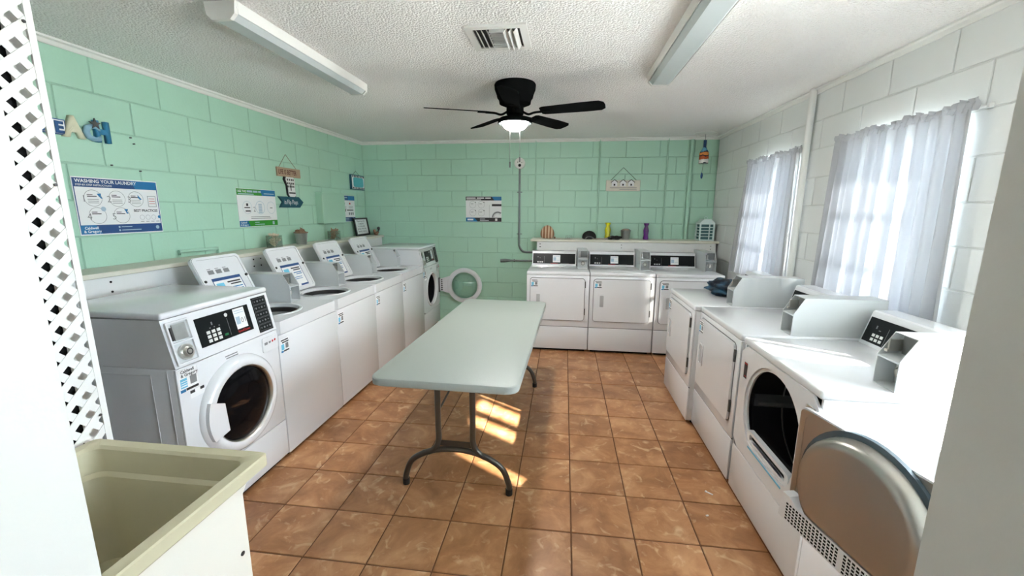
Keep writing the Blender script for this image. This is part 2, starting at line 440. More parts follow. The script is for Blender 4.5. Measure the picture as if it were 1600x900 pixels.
WINS = [(3.66, 4.44), (2.25, 3.05), (.56, 1.70)]
mb = MB(); edges = sorted([YF-.2]+[e for p in WINS for e in p]+[YB+.2])
for i in range(0, len(edges), 2): mb.box(XR+G, XR+.2, edges[i], edges[i+1], -.08, ZC)
for a, b_ in WINS: mb.box(XR+G, XR+.2, a, b_, -.08, WZ0); mb.box(XR+G, XR+.2, a, b_, WZ1, ZC)
wr = struct(mb.build('wall_right', 'white_joint'))
block_wall(wr, 'x', XR, -1, YF, YB, 4.616+C, 'white_paint', [(a, b_, WZ0, WZ1) for a, b_ in WINS])
# front wall with the doorway the camera looks through
wf = MB().box(XL-.2, DX0, YF-.2, YF, -.08, ZC).box(DX1, XR+.2, YF-.2, YF, -.08, ZC).box(DX0, DX1, YF-.2, YF, DZ, ZC)
struct(wf.build('wall_front', 'door_paint'))
# the hallway behind the doorway, where the camera stands
struct(MB().box(-1.7, -1.6, -1.7, YF-.2, -.08, ZC).box(1.4, 1.5, -1.7, YF-.2, -.08, ZC).box(-1.7, 1.5, -1.8, -1.7, -.08, ZC).box(-1.7, 1.5, -1.8, YF-.22, ZC, ZC+.1).box(-1.7, 1.5, -1.8, YF-.22, -.08, -.002).build('wall_hallway', 'door_paint'))
# crown trims with a stepped profile
def crown(name, pts):
    return struct(MB().prism(pts[0], pts[1], pts[2], pts[3]).build(name, 'trim_paint'))
prof = [(0, 0), (.034, 0), (.034, -.010), (.020, -.016), (.014, -.030), (.010, -.036), (0, -.036)]
crown('trim_1', ([(XL+a, ZC+b) for a, b in prof], 'y', YF, YB))
crown('trim_2', ([(YB-a, ZC+b) for a, b in prof], 'x', XL, XR))
crown('trim_3', ([(XR-a, ZC+b) for a, b in prof], 'y', YF, YB))
# windows
for i, (a, b_) in enumerate(WINS):
    wroot = MB()
    x0, x1 = XR+.11, XR+.15
    for y0, y1, z0, z1 in ((a, a+.045, WZ0, WZ1), (b_-.045, b_, WZ0, WZ1), (a, b_, WZ0, WZ0+.05), (a, b_, WZ1-.045, WZ1)):
        wroot.box(x0, x1, y0, y1, z0, z1)
    hz = [WZ0+.05, WZ0+.05+.307, WZ0+.05+.614, WZ1-.045]
    wo_ = struct(wroot.build('window_%d' % (i+1), 'trim_paint'))
    for q in ((1, 2) if i < 2 else ()): MB().box(x0, x1, a+.045, b_-.045, hz[q]-.014, hz[q]+.014).build('glazing_bar', 'trim_paint', wo_)
    for q in range(3): MB().box(x0+.017, x0+.021, a+.045, b_-.045, hz[q]+(.014 if q else 0), hz[q+1]-(.014 if q < 2 else 0)).build('pane', 'pane_glass', wo_)
    MB().box(XR+.006, XR+.11, a, b_, WZ0, WZ0+.012).build('window_sill', 'trim_paint', wo_)


# ================================================================ CURTAINS
def curtain(label, yt0, yt1, yb0, yb1, zb, zt, bands, seed, rod):
    rnd = random.Random(seed); ny, nz = 150, 26
    ph = [rnd.uniform(0, 6.28) for _ in range(4)]
    nf = (yt1-yt0)*15
    mb = MB(); sheer = []
    for j in range(nz+1):
        t = j/nz; z = zt + (zb-zt)*t
        for i in range(ny+1):
            s = i/ny; y = (yt0+(yt1-yt0)*s)*(1-t) + (yb0+(yb1-yb0)*s)*t
            lean = .25*t*math.sin(s*7+ph[3])
            amp = .010+.012*t
            x = XR-.052 + amp*math.sin(2*PI*nf*s+ph[0]+lean*2) + .006*math.sin(2*PI*nf*.43*s+ph[1]+t*1.5)
            mb.v.append((x, y+.006*math.sin(2*PI*nf*s*.5+ph[2]), z))
            v = .003 + .022*max(0, math.sin(2*PI*nf*s+ph[0]))**4*(.4+.6*math.sin(s*23+ph[1])**2)
            yy = yt0+(yt1-yt0)*s
            for b0, b1, amt in bands:
                v = max(v, amt*max(0, 1-abs(yy-(b0+b1)/2)/((b1-b0)*.75)))
            sheer.append(v)
    for j in range(nz):
        for i in range(ny): k = j*(ny+1)+i; mb.f.append((k, k+1, k+ny+2, k+ny+1))
    root = thing('curtain', label, 'curtain', (0, 0, 0), 0, 'sheer window curtains')
    me = mb.mesh('cloth', 60); at = me.attributes.new('sheer', 'FLOAT', 'POINT')
    for i, v in enumerate(sheer): at.data[i].value = v
    obj('cloth', me, 'sheer_curtain', root)
    # gathered header above the rod
    hb = MB(); n = 90; 
    for j in range(5):
        for i in range(n+1):
            s = i/n; y = yt0-.02+(yt1-yt0+.04)*s
            hb.v.append((XR-.050+.011*math.sin(i*1.7+j)*(.4+j*.2), y, zt-.006+j*.012+.006*math.sin(i*.9)*(j/4)+.008*math.sin(i*.23)*(j/4)))
    for j in range(4):
        for i in range(n): k = j*(n+1)+i; hb.f.append((k, k+1, k+n+2, k+n+1))
    me = hb.mesh('header', 60); at = me.attributes.new('sheer', 'FLOAT', 'POINT')
    for d in at.data: d.value = .02
    obj('header', me, 'sheer_curtain', root)
    r = MB().cyl((XR-.014, yt0-.03, zt+.01), (XR-.014, yt1+.03, zt+.01), .006, n=10)
    for y in (yt0-.025, yt1+.025): r.box(XR-.02, XR-.0005, y-.006, y+.006, zt, zt+.02)
    tag(r.build('curtain_rod', 'pipe_white', smooth=40), rod, 'curtain rod', 'curtain rods')
curtain('sheer white curtain hanging in the corner window beside the tall white pipe', 3.55, 4.47, 3.55, 4.64, .93, 2.0, [(3.56, 3.60, .09), (3.86, 3.91, .10)], 3, 'thin white rod above the corner window by the white pipe')
curtain('wide sheer white curtain over the window behind the coin dryers', 2.17, 3.11, 2.13, 3.15, .93, 2.0, [(2.37, 2.41, .10), (2.48, 2.52, .09), (2.62, 2.64, .05), (2.80, 2.85, .08)], 5, 'thin white rod of the wide curtain behind the coin dryers')
# added unseen rods outside that block parts of the sun through the bare window
for k, (a, b_) in enumerate(((.46, .80), (.83, 1.18), (1.26, 1.40), (1.53, 1.645))):
    q = Vector((XR+.1, (a+b_)/2, 1.3)) - SUN_DIR*7.5; r = (b_-a)/2*.85
    if k == 0: blocker_root = struct(bpy.data.objects.new('sun_blockers', None)); COL.objects.link(blocker_root); blocker_root.location = (q.x, q.y, -.12); base_ = q.copy()
    MB().tube([(q.x-base_.x, q.y-base_.y, 0), (q.x-base_.x, q.y-base_.y, 3.0), (q.x-base_.x, q.y-base_.y, 7.0)], r, 14).build('blocker_rod', 'mud', blocker_root, 40)
tag(MB().cyl((XR-.035, 3.50, .0), (XR-.035, 3.50, ZC-.002), .024, n=16).build('wall_pipe', 'pipe_white', smooth=40), 'tall white pipe standing between the two windows', 'pipe')

# ================================================================ MACHINES (local: front faces -y at y=0, x to the right, base at z=0)
def coin_box(parent, x0, y0, z0, length, w_=.11, h=.205):
    t = .004; b = MB()
    side = [(0, 0), (0, .118), (.05, h), (length, h), (length, 0)]
    for xa in (x0, x0+w_-t): b.prism([(y0+p[0], z0+p[1]) for p in side], 'x', xa, xa+t)
    b.box(x0+t, x0+w_-t, y0+.05, y0+length, z0+h-t, z0+h)
    b.prism([(y0, z0+.108), (y0, z0+.114), (y0+.075, z0+.124), (y0+.075, z0+.118)], 'x', x0+t, x0+w_-t)
    b.box(x0+t, x0+w_-t, y0+.07, y0+length, z0, z0+h-t)
    b.box(x0+t, x0+w_-t, y0, y0+.07, z0, z0+t)
    o = b.build('coin_box', 'coin_grey', parent)
    MB().box(x0+.030, x0+w_-.008, y0+.060, y0+.0705, z0+.128, z0+h-.008).build('coin_slot_plate', 'coin_dark', o)
    MB().box(x0+.016, x0+.024, y0+.02, y0+.07, z0+.135, z0+.180).box(x0+.012, x0+.028, y0+.012, y0+.022, z0+.132, z0+.142).build('coin_slide', 'steel', o)
    MB().cyl((x0+w_*.52, y0+.069, z0+.060), (x0+w_*.52, y0+.045, z0+.060), .026, n=20).cyl((x0+w_*.52, y0+.046, z0+.060), (x0+w_*.52, y0+.036, z0+.060), .014, n=16).build('lock', 'steel', o, 40)
    MB().ring(x0+w_*.52, z0+.060, .016, .022, 0).build('lock_ring', 'coin_dark', o, loc=(0, y0+.0445, 0), rot=FRONT)
    return o
def sticker(parent, x, y, z, w_=.085, h=.085, full=False):
    """service tag: x = left edge, z = bottom"""
    o = MB().quad(0, w_, 0, h).build('service_sticker', 'print_white', parent, loc=(x, y, z), rot=FRONT)
    MB().quad(.004, w_*.40, h*.18, h*.60, .0006).build('blue_field', 'print_cyan', o)
    b = MB().quad(w_*.30, w_*.98, h*.02, h*.13, .0006)
    if not full: b.quad(w_*.05, w_*.95, h*.84, h*.93, .0006).quad(w_*.18, w_*.98, h*.68, h*.77, .0006)
    b.build_each('black_band', 'print_black', o)
    MB().quad(0, w_*.28, 0, h*.13, .0007).build('corner_flash', 'print_blue', o)
    MB().quad(w_*.56, w_*.92, h*.24, h*.62, .0006).build('grey_field', 'print_grey', o)
    if full:
        lettering(o, 'Caldwell', w_*.10, h*.84, h*.19, 'print_black', bold=.02)
        lettering(o, '& Gregory', w_*.10, h*.67, h*.19, 'print_black', bold=.02)
        MB().quad(.006, w_*.38, h*.46, h*.49, .001).quad(.006, w_*.38, h*.36, h*.39, .001).quad(.006, w_*.38, h*.25, h*.30, .001).build_each('printed_row', 'print_white', o)
    return o
def slanted(parent, name, m, u0, u1, v0, v1, base, ang, off, th=.002):
    """raised plate on a control face leaning back by ang; u from centre, v up the slope from base (y,z)"""
    return MB().box(u0, u1, v0, v1, 0, th).build(name, m, parent, loc=(0, base[0]-math.cos(ang)*off, base[1]+math.sin(ang)*off), rot=(PI/2-ang, 0, 0))

DW, DD, DH = .680, .70, .90
def dryer_console(root):
    pr = [(.545, .90), (.590, 1.062), (.600, 1.068), (DD, 1.068), (DD, .90)]
    con = MB().prism(pr, 'x', -.325, .205).build('console', 'appliance', root)
    ang = math.atan2(.045, .162)
    p = slanted(root, 'control_panel', 'black_panel', -.315, .195, .018, .142, (.545, .90), ang, .0005)
    st = MB().quad(-.075, .015, .035, .122, .0028).build('machine_number_sticker', 'print_white', p)
    MB().quad(-.068, -.035, .055, .095, .0034).quad(-.065, .005, .106, .110, .0034).quad(-.028, .006, .06, .064, .0034).build_each('printed_row', 'print_pale', p)
    k = MB()
    for i in range(3):
        for j in range(2 if root.get('six_keys') else 1): k.box(-.262+i*.026, -.245+i*.026, .030-j*.0+j*.022, .044+j*.022, .002, .0035)
    k.build('keypad', 'key_white', p)
    MB().box(-.258, -.250, .092, .108, .002, .0026).box(-.235, -.222, .085, .089, .002, .0026).build('display', 'print_grey', p)
    MB().box(-.180, -.178, .015, .110, .002, .0026).build('divider_line', 'print_grey', p)
    lettering(p, 'SpeedQueen', -.10, .017, .016, 'print_red', .0026)
    MB().quad(.02, .12, .020, .024, .0026).build('small_print', 'print_grey', p)
    coin_box(root, .218, .25, DH, .445)
def dryer_shell(root, opening=False):
    b = MB().box(-DW/2, DW/2, .012, DD, .03, .862, .006, 2)
    if not opening: b.build('cabinet', 'appliance', root, 40)
    MB().box(-DW/2+.03, DW/2-.03, .05, DD-.03, 0, .031).build('base', 'toe_black', root)  # black block painted as the shade in the gap underneath
    MB().box(-DW/2, DW/2, 0, DD, .862, DH, .010, 3).build('top', 'appliance', root, 40)
    MB().box(-DW/2, DW/2, 0, .013, .03, .284, .005, 2).build('lower_panel', 'appliance', root, 40)
    MB().box(-DW/2+.002, DW/2-.002, .006, .0125, .280, .296).build('panel_seam', 'seam_grey', root)
    for s in (-1, 1):
        e = MB(); x = s*DW/2
        xs = (x, x+.0012*s)
        for (ya, yb, za, zb) in ((.20, .204, .30, .74), (.52, .524, .30, .74), (.20, .524, .30, .304), (.20, .524, .736, .74)):
            e.box(min(xs), max(xs), ya, yb, za, zb)
        e.build('side_emboss', 'appliance_plain', root)
def dryer(label, loc, rz, group, sticker_full=False):
    root = thing('coin_dryer', label, 'dryer', loc, rz, group)
    dryer_shell(root)
    MB().box(-DW/2, DW/2, 0, .013, .290, .861, .005, 2).build('front_panel', 'appliance', root, 40)
    # door with dark gap line round it
    MB().prism(rrect(-.305, .295, .360, .835, .035), 'y', -.0012, .004).build('door_gap', 'seam_grey', root)
    door = MB().prism(rrect(-.299, .289, .366, .829, .03), 'y', -.014, .002).build('door', 'appliance', root)
    bev = MB().plate_hole(rrect(-.255, -.180, .515, .665, .012), rrect(-.243, -.192, .527, .653, .008), 'y', -.020, -.0138).build('handle', 'appliance', door)
    MB().prism(rrect(-.232, -.192, .527, .653, .008), 'y', -.0155, -.0138).build('handle_recess', 'handle_grey', door)
    for z in (.43, .73): MB().box(.289, .301, -.012, -.001, z, z+.07).build('hinge', 'steel_dark', root)
    sticker(door, -.290, -.0146, .735, .075, .080)
    dryer_console(root)
    return root
d1 = dryer('coin dryer by the green wall, its side beside the grey conduit', (-.054, 4.455, 0), 0, 'dryers on the back wall')
d2 = dryer('middle coin dryer of the three under the long white shelf', (.632, 4.450, 0), 0, 'dryers on the back wall')
d3 = dryer('coin dryer in the corner under the teal lantern', (1.320, 4.440, 0), 0, 'dryers on the back wall')
RZ = -PI/2
d4 = dryer('coin dryer with the blue jeans lying on its top', (.925, 3.300, 0), RZ, 'dryers under the windows')
d5 = dryer('closed coin dryer standing between the jeans dryer and the open dryer', (.965, 2.615, 0), RZ, 'dryers under the windows')

# the open dryer
def arc_loop(cx, cz, r, flat, n=40):
    """circle cut flat at the bottom"""
    pts = []
    for i in range(n):
        a = PI/2 + 2*PI*i/n; x, z = r*math.cos(a), r*math.sin(a)
        if z < -flat: x, z = x*(.55+.45*(flat/-z)), -flat
        pts.append((cx+x, cz+z))
    return pts
def rect_loop(x0, x1, z0, z1, cx, cz, n=40, r=.0):
    pts = []
    for i in range(n):
        a = PI/2 + 2*PI*i/n; dx, dz = math.cos(a), math.sin(a)
        tx = ((x1-cx) if dx > 0 else (x0-cx))/dx if abs(dx) > 1e-6 else 1e9
        tz = ((z1-cz) if dz > 0 else (z0-cz))/dz if abs(dz) > 1e-6 else 1e9
        t = min(tx, tz); pts.append((cx+dx*t, cz+dz*t))
    return pts
root = thing('coin_dryer', 'coin dryer with its round steel-backed door swung wide open', 'dryer', (.965, 1.905, 0), RZ, 'dryers under the windows')
root['six_keys'] = 1
d6 = root
dryer_shell(root, True)
b = MB().box(-DW/2, -DW/2+.012, .012, DD, .03, .862).box(DW/2-.012, DW/2, .012, DD, .03, .862).box(-DW/2, DW/2, DD-.012, DD, .03, .862).box(-DW/2, DW/2, .012, DD, .03, .05)
b.build('cabinet', 'appliance', root)
hole = arc_loop(.0, .575, .245, .175)
b = MB().plate_hole(rect_loop(-DW/2, DW/2, .290, .861, 0, .575), arc_loop(0, .575, .262, .195), 'y', 0, .013)
b.build('front_panel', 'appliance', root)
MB().plate_hole(arc_loop(0, .575, .262, .195), hole, 'y', .010, .020).build('opening_rim', 'appliance', root)
# drum
dr = MB().lathe([(.245, .02), (.285, .05), (.285, .56), (.02, .565), (.0005, .565)], (0, 0, .575), 'y', 40)
dr.build('drum', 'drum_dark', root, 40)
rib = MB()
for a in (PI+.02, PI+2.12, PI-2.07):
    rx, rz = math.cos(a), math.sin(a); tx, tz = -rz, rx
    pts = []
    for q, hgt in ((-.035, .282), (-.010, .235), (.010, .235), (.035, .282)): pts.append((rx*hgt+tx*q, .575+rz*hgt+tz*q))
    rib.prism(pts, 'y', .06, .55)
rib.build_each('drum_fin', 'coin_dark', root)
MB().tube([(.243*math.cos(a)*1.16, .20, .575+.243*1.16*math.sin(a)) for a in [2*PI*i/40 for i in range(40)]], .004, 6, True).build('drum_seam', 'steel', root, 40)
# lint filter at the foot of the opening
MB().prism(rrect(-.175, .175, .395, .435, .014), 'y', .022, .060).build('lint_filter_slot', 'toe_black', root)
MB().plate_hole([(p[0], p[1]) for p in rrect(-.200, .200, .382, .448, .02, 9)], rrect(-.172, .172, .400, .432, .012, 9), 'y', .006, .030).build('lint_filter_frame', 'appliance', root)
MB().prism([(-.165, .362), (.165, .362), (.165, .370), (-.165, .370)], 'y', -.002, .001).build('warning_strip', 'print_cyan', root)
MB().quad(-.300, -.262, .690, .775).build('warning_sticker', 'print_black', root, loc=(0, -.0008, 0), rot=FRONT)
MB().quad(-.298, -.264, .766, .772).quad(-.290, -.266, .700, .704).build('warning_lines', 'print_red', root, loc=(0, -.0012, 0), rot=FRONT)
MB().box(.270, .318, -.006, .002, .745, .815).box(.276, .312, -.014, -.004, .752, .770).build('hinge', 'steel', root)
MB().box(.270, .318, -.006, .002, .350, .420).build('hinge', 'steel', root)
# door leaf: built flat from its hinge (u = 0) outwards, inner steel face up; then turned round the hinge
leaf = MB().prism(rrect(0, .575, .355, .815, .025), 'y', 0, .014)
ang = math.radians(13)
dleaf = leaf.build('door', 'appliance', root, loc=(.285, -.032, 0), rot=(0, 0, ang))
# in leaf space: +x runs away from the hinge towards the viewer, inner face is at -y
MB().plate_hole(rrect(.006, .569, .361, .809, .022, 9), rrect(.03, .545, .42, .79, .02, 9), 'y', -.003, .001).prism(rrect(.03, .545, .42, .79, .02), 'y', -.002, .001).build('inner_plate', 'door_steel', dleaf)
NB = 44
def dloop(r, flat): return [(p[0], p[1]) for p in arc_loop(.300, .590, r, flat, NB)]
bul = MB(); rings = [(.232, .150, -.002), (.226, .146, -.040), (.212, .136, -.058), (.190, .120, -.062)]
for r, fl, y in rings: bul.v += [(p[0], y, p[1]) for p in dloop(r, fl)]
for k in range(len(rings)-1):
    for i in range(NB): j = (i+1) % NB; bul.f.append((k*NB+i, k*NB+j, (k+1)*NB+j, (k+1)*NB+i))
bul.f.append(tuple(range((len(rings)-1)*NB, len(rings)*NB)))
bul.build('steel_bulge', 'door_steel', dleaf, 50)
MB().plate_hole(dloop(.250, .165), dloop(.230, .150), 'y', -.016, -.001).build('seal', 'gasket_blue', dleaf, 50)
gr = MB().prism([(.015, .355), (.535, .355), (.520, .440), (.100, .440), (.060, .462), (.025, .462)], 'y', -.050, -.001).build('lint_grille', 'appliance', dleaf)
slots = MB()
for i in range(30):
    for j in range(6):
        x = .050+i*.0158; 
        if i in (15,) : continue
        slots.box(x, x+.0098, -.0506, -.0495, .362+j*.0125, .362+j*.0125+.0075)
sl_ = slots.build('grille_slots', 'toe_black', gr); sl_['kind'] = 'stuff'
dryer_console(root)

# ---------------------------------------------------------------- front-loading washers
FW, FD, FH = .655, .67, 1.105
def front_loader(label, loc, group, open_door):
    root = thing('front_load_washer', label, 'washer', loc, PI/2, group)
    W2 = FW/2; ang = math.atan2(.045, .225)
    cx, cz, gr_, ro = .005, .540, .195, .258
    if open_door:
        b = MB().box(-W2, -W2+.012, .012, FD, .035, .85).box(W2-.012, W2, .012, FD, .035, .85).box(-W2, W2, FD-.012, FD, .035, .85).box(-W2, W2, .012, FD, .035, .05)
        b.build('cabinet', 'appliance', root)
        n = 40; circ = [(cx+.20*math.cos(PI/2+2*PI*i/n), cz+.20*math.sin(PI/2+2*PI*i/n)) for i in range(n)]
        MB().plate_hole(rect_loop(-W2, W2, .27, .848, cx, cz), circ, 'y', 0, .013).build('front_panel', 'appliance', root)
    else:
        MB().box(-W2, W2, .012, FD, .035, .85, .006, 2).build('cabinet', 'appliance', root, 40)
        MB().box(-W2, W2, 0, .013, .27, .848, .004, 2).build('front_panel', 'appliance', root, 40)
    MB().box(-W2, W2, 0, .013, .04, .266, .004, 2).build('lower_panel', 'appliance', root, 40)
    MB().box(-W2+.03, W2-.03, .04, FD-.03, 0, .04).build('base', 'toe_black', root)  # black block stands in for the shaded gap below the washer
    MB().prism([(0, .852), (.045, 1.073), (FD, 1.073), (FD, .852)], 'x', -W2, W2).build('control_housing', 'appliance', root)
    MB().box(-W2-.003, W2+.003, .036, FD, 1.075, FH, .013, 3).build('top', 'appliance', root, 40)
    for s in (-1, 1):
        e = MB(); xs = sorted((s*W2, s*(W2+.0015)))
        for ya, yb, za, zb in ((.13, .134, .12, .82), (.50, .504, .12, .82), (.13, .504, .816, .82), (.045, .049, .05, .84)): e.box(xs[0], xs[1], ya, yb, za, zb)
        e.build('side_emboss', 'appliance_plain', root)
    base = (0, .852)
    # coin plate
    cp = slanted(root, 'coin_plate', 'coin_grey', -.315, -.205, .014, .205, base, ang, .0005, .003)
    MB().plate_hole(rrect(-.318, -.202, .010, .210, .004), rrect(-.310, -.212, .018, .202, .004), 'z', .003, .012).box(-.312, -.208, .108, .114, .003, .012).build('coin_frame', 'appliance', cp)
    MB().box(-.290, -.225, .122, .195, .003, .008).build('coin_slot_plate', 'zinc', cp)
    MB().box(-.306, -.296, .125, .185, .003, .014).build('coin_slide', 'steel_dark', cp)
    MB().cyl((-.262, .062, .003), (-.262, .062, .016), .036, n=24).cyl((-.262, .062, .015), (-.262, .062, .030), .022, .019, n=20).build('lock', 'steel', cp, 40)
    MB().ring(-.262, .062, .010, .016, .0305).build('lock_ring', 'steel_dark', cp)
    pn = slanted(root, 'control_panel', 'black_panel', -.172, .162, .048, .190, base, ang, .0005)
    st = MB().quad(.055, .130, .075, .184, .0028).build('machine_number_sticker', 'print_white', pn)
    MB().quad(.060, .088, .100, .140, .0034).quad(.060, .122, .170, .173, .0034).quad(.060, .122, .158, .161, .0034).build_each('printed_row', 'print_pale', pn)
    if not open_door: lettering(pn, '01', .091, .103, .040, 'print_grey', .0036, bold=0)
    k = MB()
    for i in range(3):
        for j in range(3): k.box(-.128+i*.030, -.108+i*.030, .060+j*.021, .075+j*.021, .002, .0035)
    k.build('keypad', 'key_white', pn)
    MB().box(-.030, -.008, .066, .077, .002, .0035).build('start_key', 'key_green', pn)
    MB().disc(.008, .168, .010, .0026).build('emblem', 'key_white', pn)
    MB().box(.007, .009, .060, .150, .002, .0026).build('divider_line', 'print_grey', pn)
    MB().quad(-.090, -.082, .140, .156, .0026).quad(-.105, -.098, .126, .131, .0026).quad(-.08, -.073, .126, .131, .0026).quad(-.05, -.043, .126, .131, .0026).build('display', 'print_grey', pn)
    lettering(pn, 'SpeedQueen', .055, .058, .016, 'print_red', .0026)
    ip = slanted(root, 'instruction_panel', 'black_panel', .198, .305, .012, .213, base, ang, .0005)
    g = MB()
    for j in range(5):
        v = .020+j*.038
        for a, c_, d, e in ((.204, .299, v, v+.0012), (.204, .299, v+.033, v+.0342), (.204, .2052, v, v+.034), (.2978, .299, v, v+.034)): g.quad(a, c_, d, e, .0026)
        for q in range(4): g.disc(.218+q*.022, v+.017, .006 if (q+j) % 2 else .004, .0026, 8)
    g.build('instruction_icons', 'print_grey', ip)
    # dispenser drawer
    dp = MB().prism(rrect(.198, .322, .742, .828, .012), 'y', -.006, .001).build('soap_drawer', 'appliance', root)
    MB().quad(.210, .236, .785, .800).quad(.245, .262, .788, .800).build('drawer_marks', 'print_grey', dp, loc=(0, -.0066, 0), rot=FRONT)
    MB().disc(.276, .795, .007).disc(.296, .797, .007).build('drawer_warnings', 'print_red', dp, loc=(0, -.0066, 0), rot=FRONT)
    MB().quad(-.060, .020, .812, .818).quad(-.055, .024, .800, .806).build('notice_print', 'print_grey', root, loc=(0, -.0006, 0), rot=FRONT)
    sticker(root, -.320, -.0006, .735, .095, .105, True)
    s2 = MB().quad(-.275, -.200, .690, .728).build('small_sticker', 'print_white', root, loc=(0, -.0006, 0), rot=FRONT)
    MB().quad(-.275, -.250, .714, .728, .0006).quad(-.222, -.200, .714, .728, .0006).build_each('dark_band', 'print_black', s2)
    ringp = [(ro, 0), (ro-.004, .016), (ro-.022, .034), (gr_+.024, .040), (gr_+.006, .034), (gr_, .018), (gr_-.004, .004)]
    if not open_door:
        door = MB().lathe([(r, -h) for r, h in ringp], (cx, 0, cz), 'y', 56).build('door', 'appliance', root, 50)
        MB().lathe([(gr_+.002, -.014), (gr_-.03, -.026), (.10, -.038), (.0005, -.042)], (cx, 0, cz), 'y', 48).build('door_glass', 'door_glass_dark', door, 60)
        MB().lathe([(gr_+.006, -.0335), (gr_-.002, -.026), (gr_-.004, -.016)], (cx, 0, cz), 'y', 48).build('glass_trim', 'steel', door, 50)
        # handle flap at the left of the ring
        flap = []
        for i in range(9):
            a = PI-.42 + .84*i/8; flap.append((cx+(ro-.012)*math.cos(a), cz+(ro-.012)*math.sin(a)))
        flap += [(cx-.135, cz-.085), (cx-.145, cz+.065)]
        MB().prism(flap, 'y', -.043, -.012).build('door_handle', 'appliance', door)
    else:
        MB().lathe([(ro-.03, 0), (ro-.034, -.010), (.205, -.012), (.196, .004), (.196, .03)], (cx, 0, cz), 'y', 56).build('door_frame', 'appliance', root, 50)
        MB().lathe([(.20, .012), (.21, .03), (.245, .06), (.245, .45), (.0005, .46)], (cx, 0, cz), 'y', 40).build('drum', 'drum_dark', root, 40)
        MB().box(W2-.035, W2-.006, -.012, .001, cz-.10, cz+.10).build('hinge', 'steel_dark', root)
        # open door: leaf circle square to the front, hinged at the right edge; faces the viewer
        dx, dy = .300, -.362
        door = MB().lathe([(.240, -.012), (.240, .012), (.225, .026), (.195, .028), (.182, .012), (.182, -.010), (.20, -.02), (.225, -.02), (.240, -.012)], (0, 0, 0), 'x', 56).build('door', 'appliance_plain', root, 50, loc=(dx, dy, cz))
        MB().lathe([(.184, .0), (.165, -.050), (.12, -.085), (.0005, -.10)], (0, 0, 0), 'x', 48).build('door_glass', 'washer_glass', door, 60)
        MB().prism([(.205, -.115), (.345, -.075), (.345, .085), (.205, .125)], 'x', -.012, .012).build('hinge_arm', 'appliance_plain', door)
        h = MB()
        for q in range(6): h.cyl((-.014, .315, -.07+q*.027), (-.014, .315, -.055+q*.027), .010, n=10)
        h.build('hinge_knuckles', 'steel_dark', door, 40)
    return root
front_loader('front-loading washer with closed dark glass door beside the utility sink', (-1.690, 1.855, 0), 'washers along the left wall', False)
front_loader('front-loading washer in the back corner with its glass door open', (-1.695, 5.128, 0), 'washers along the left wall', True)

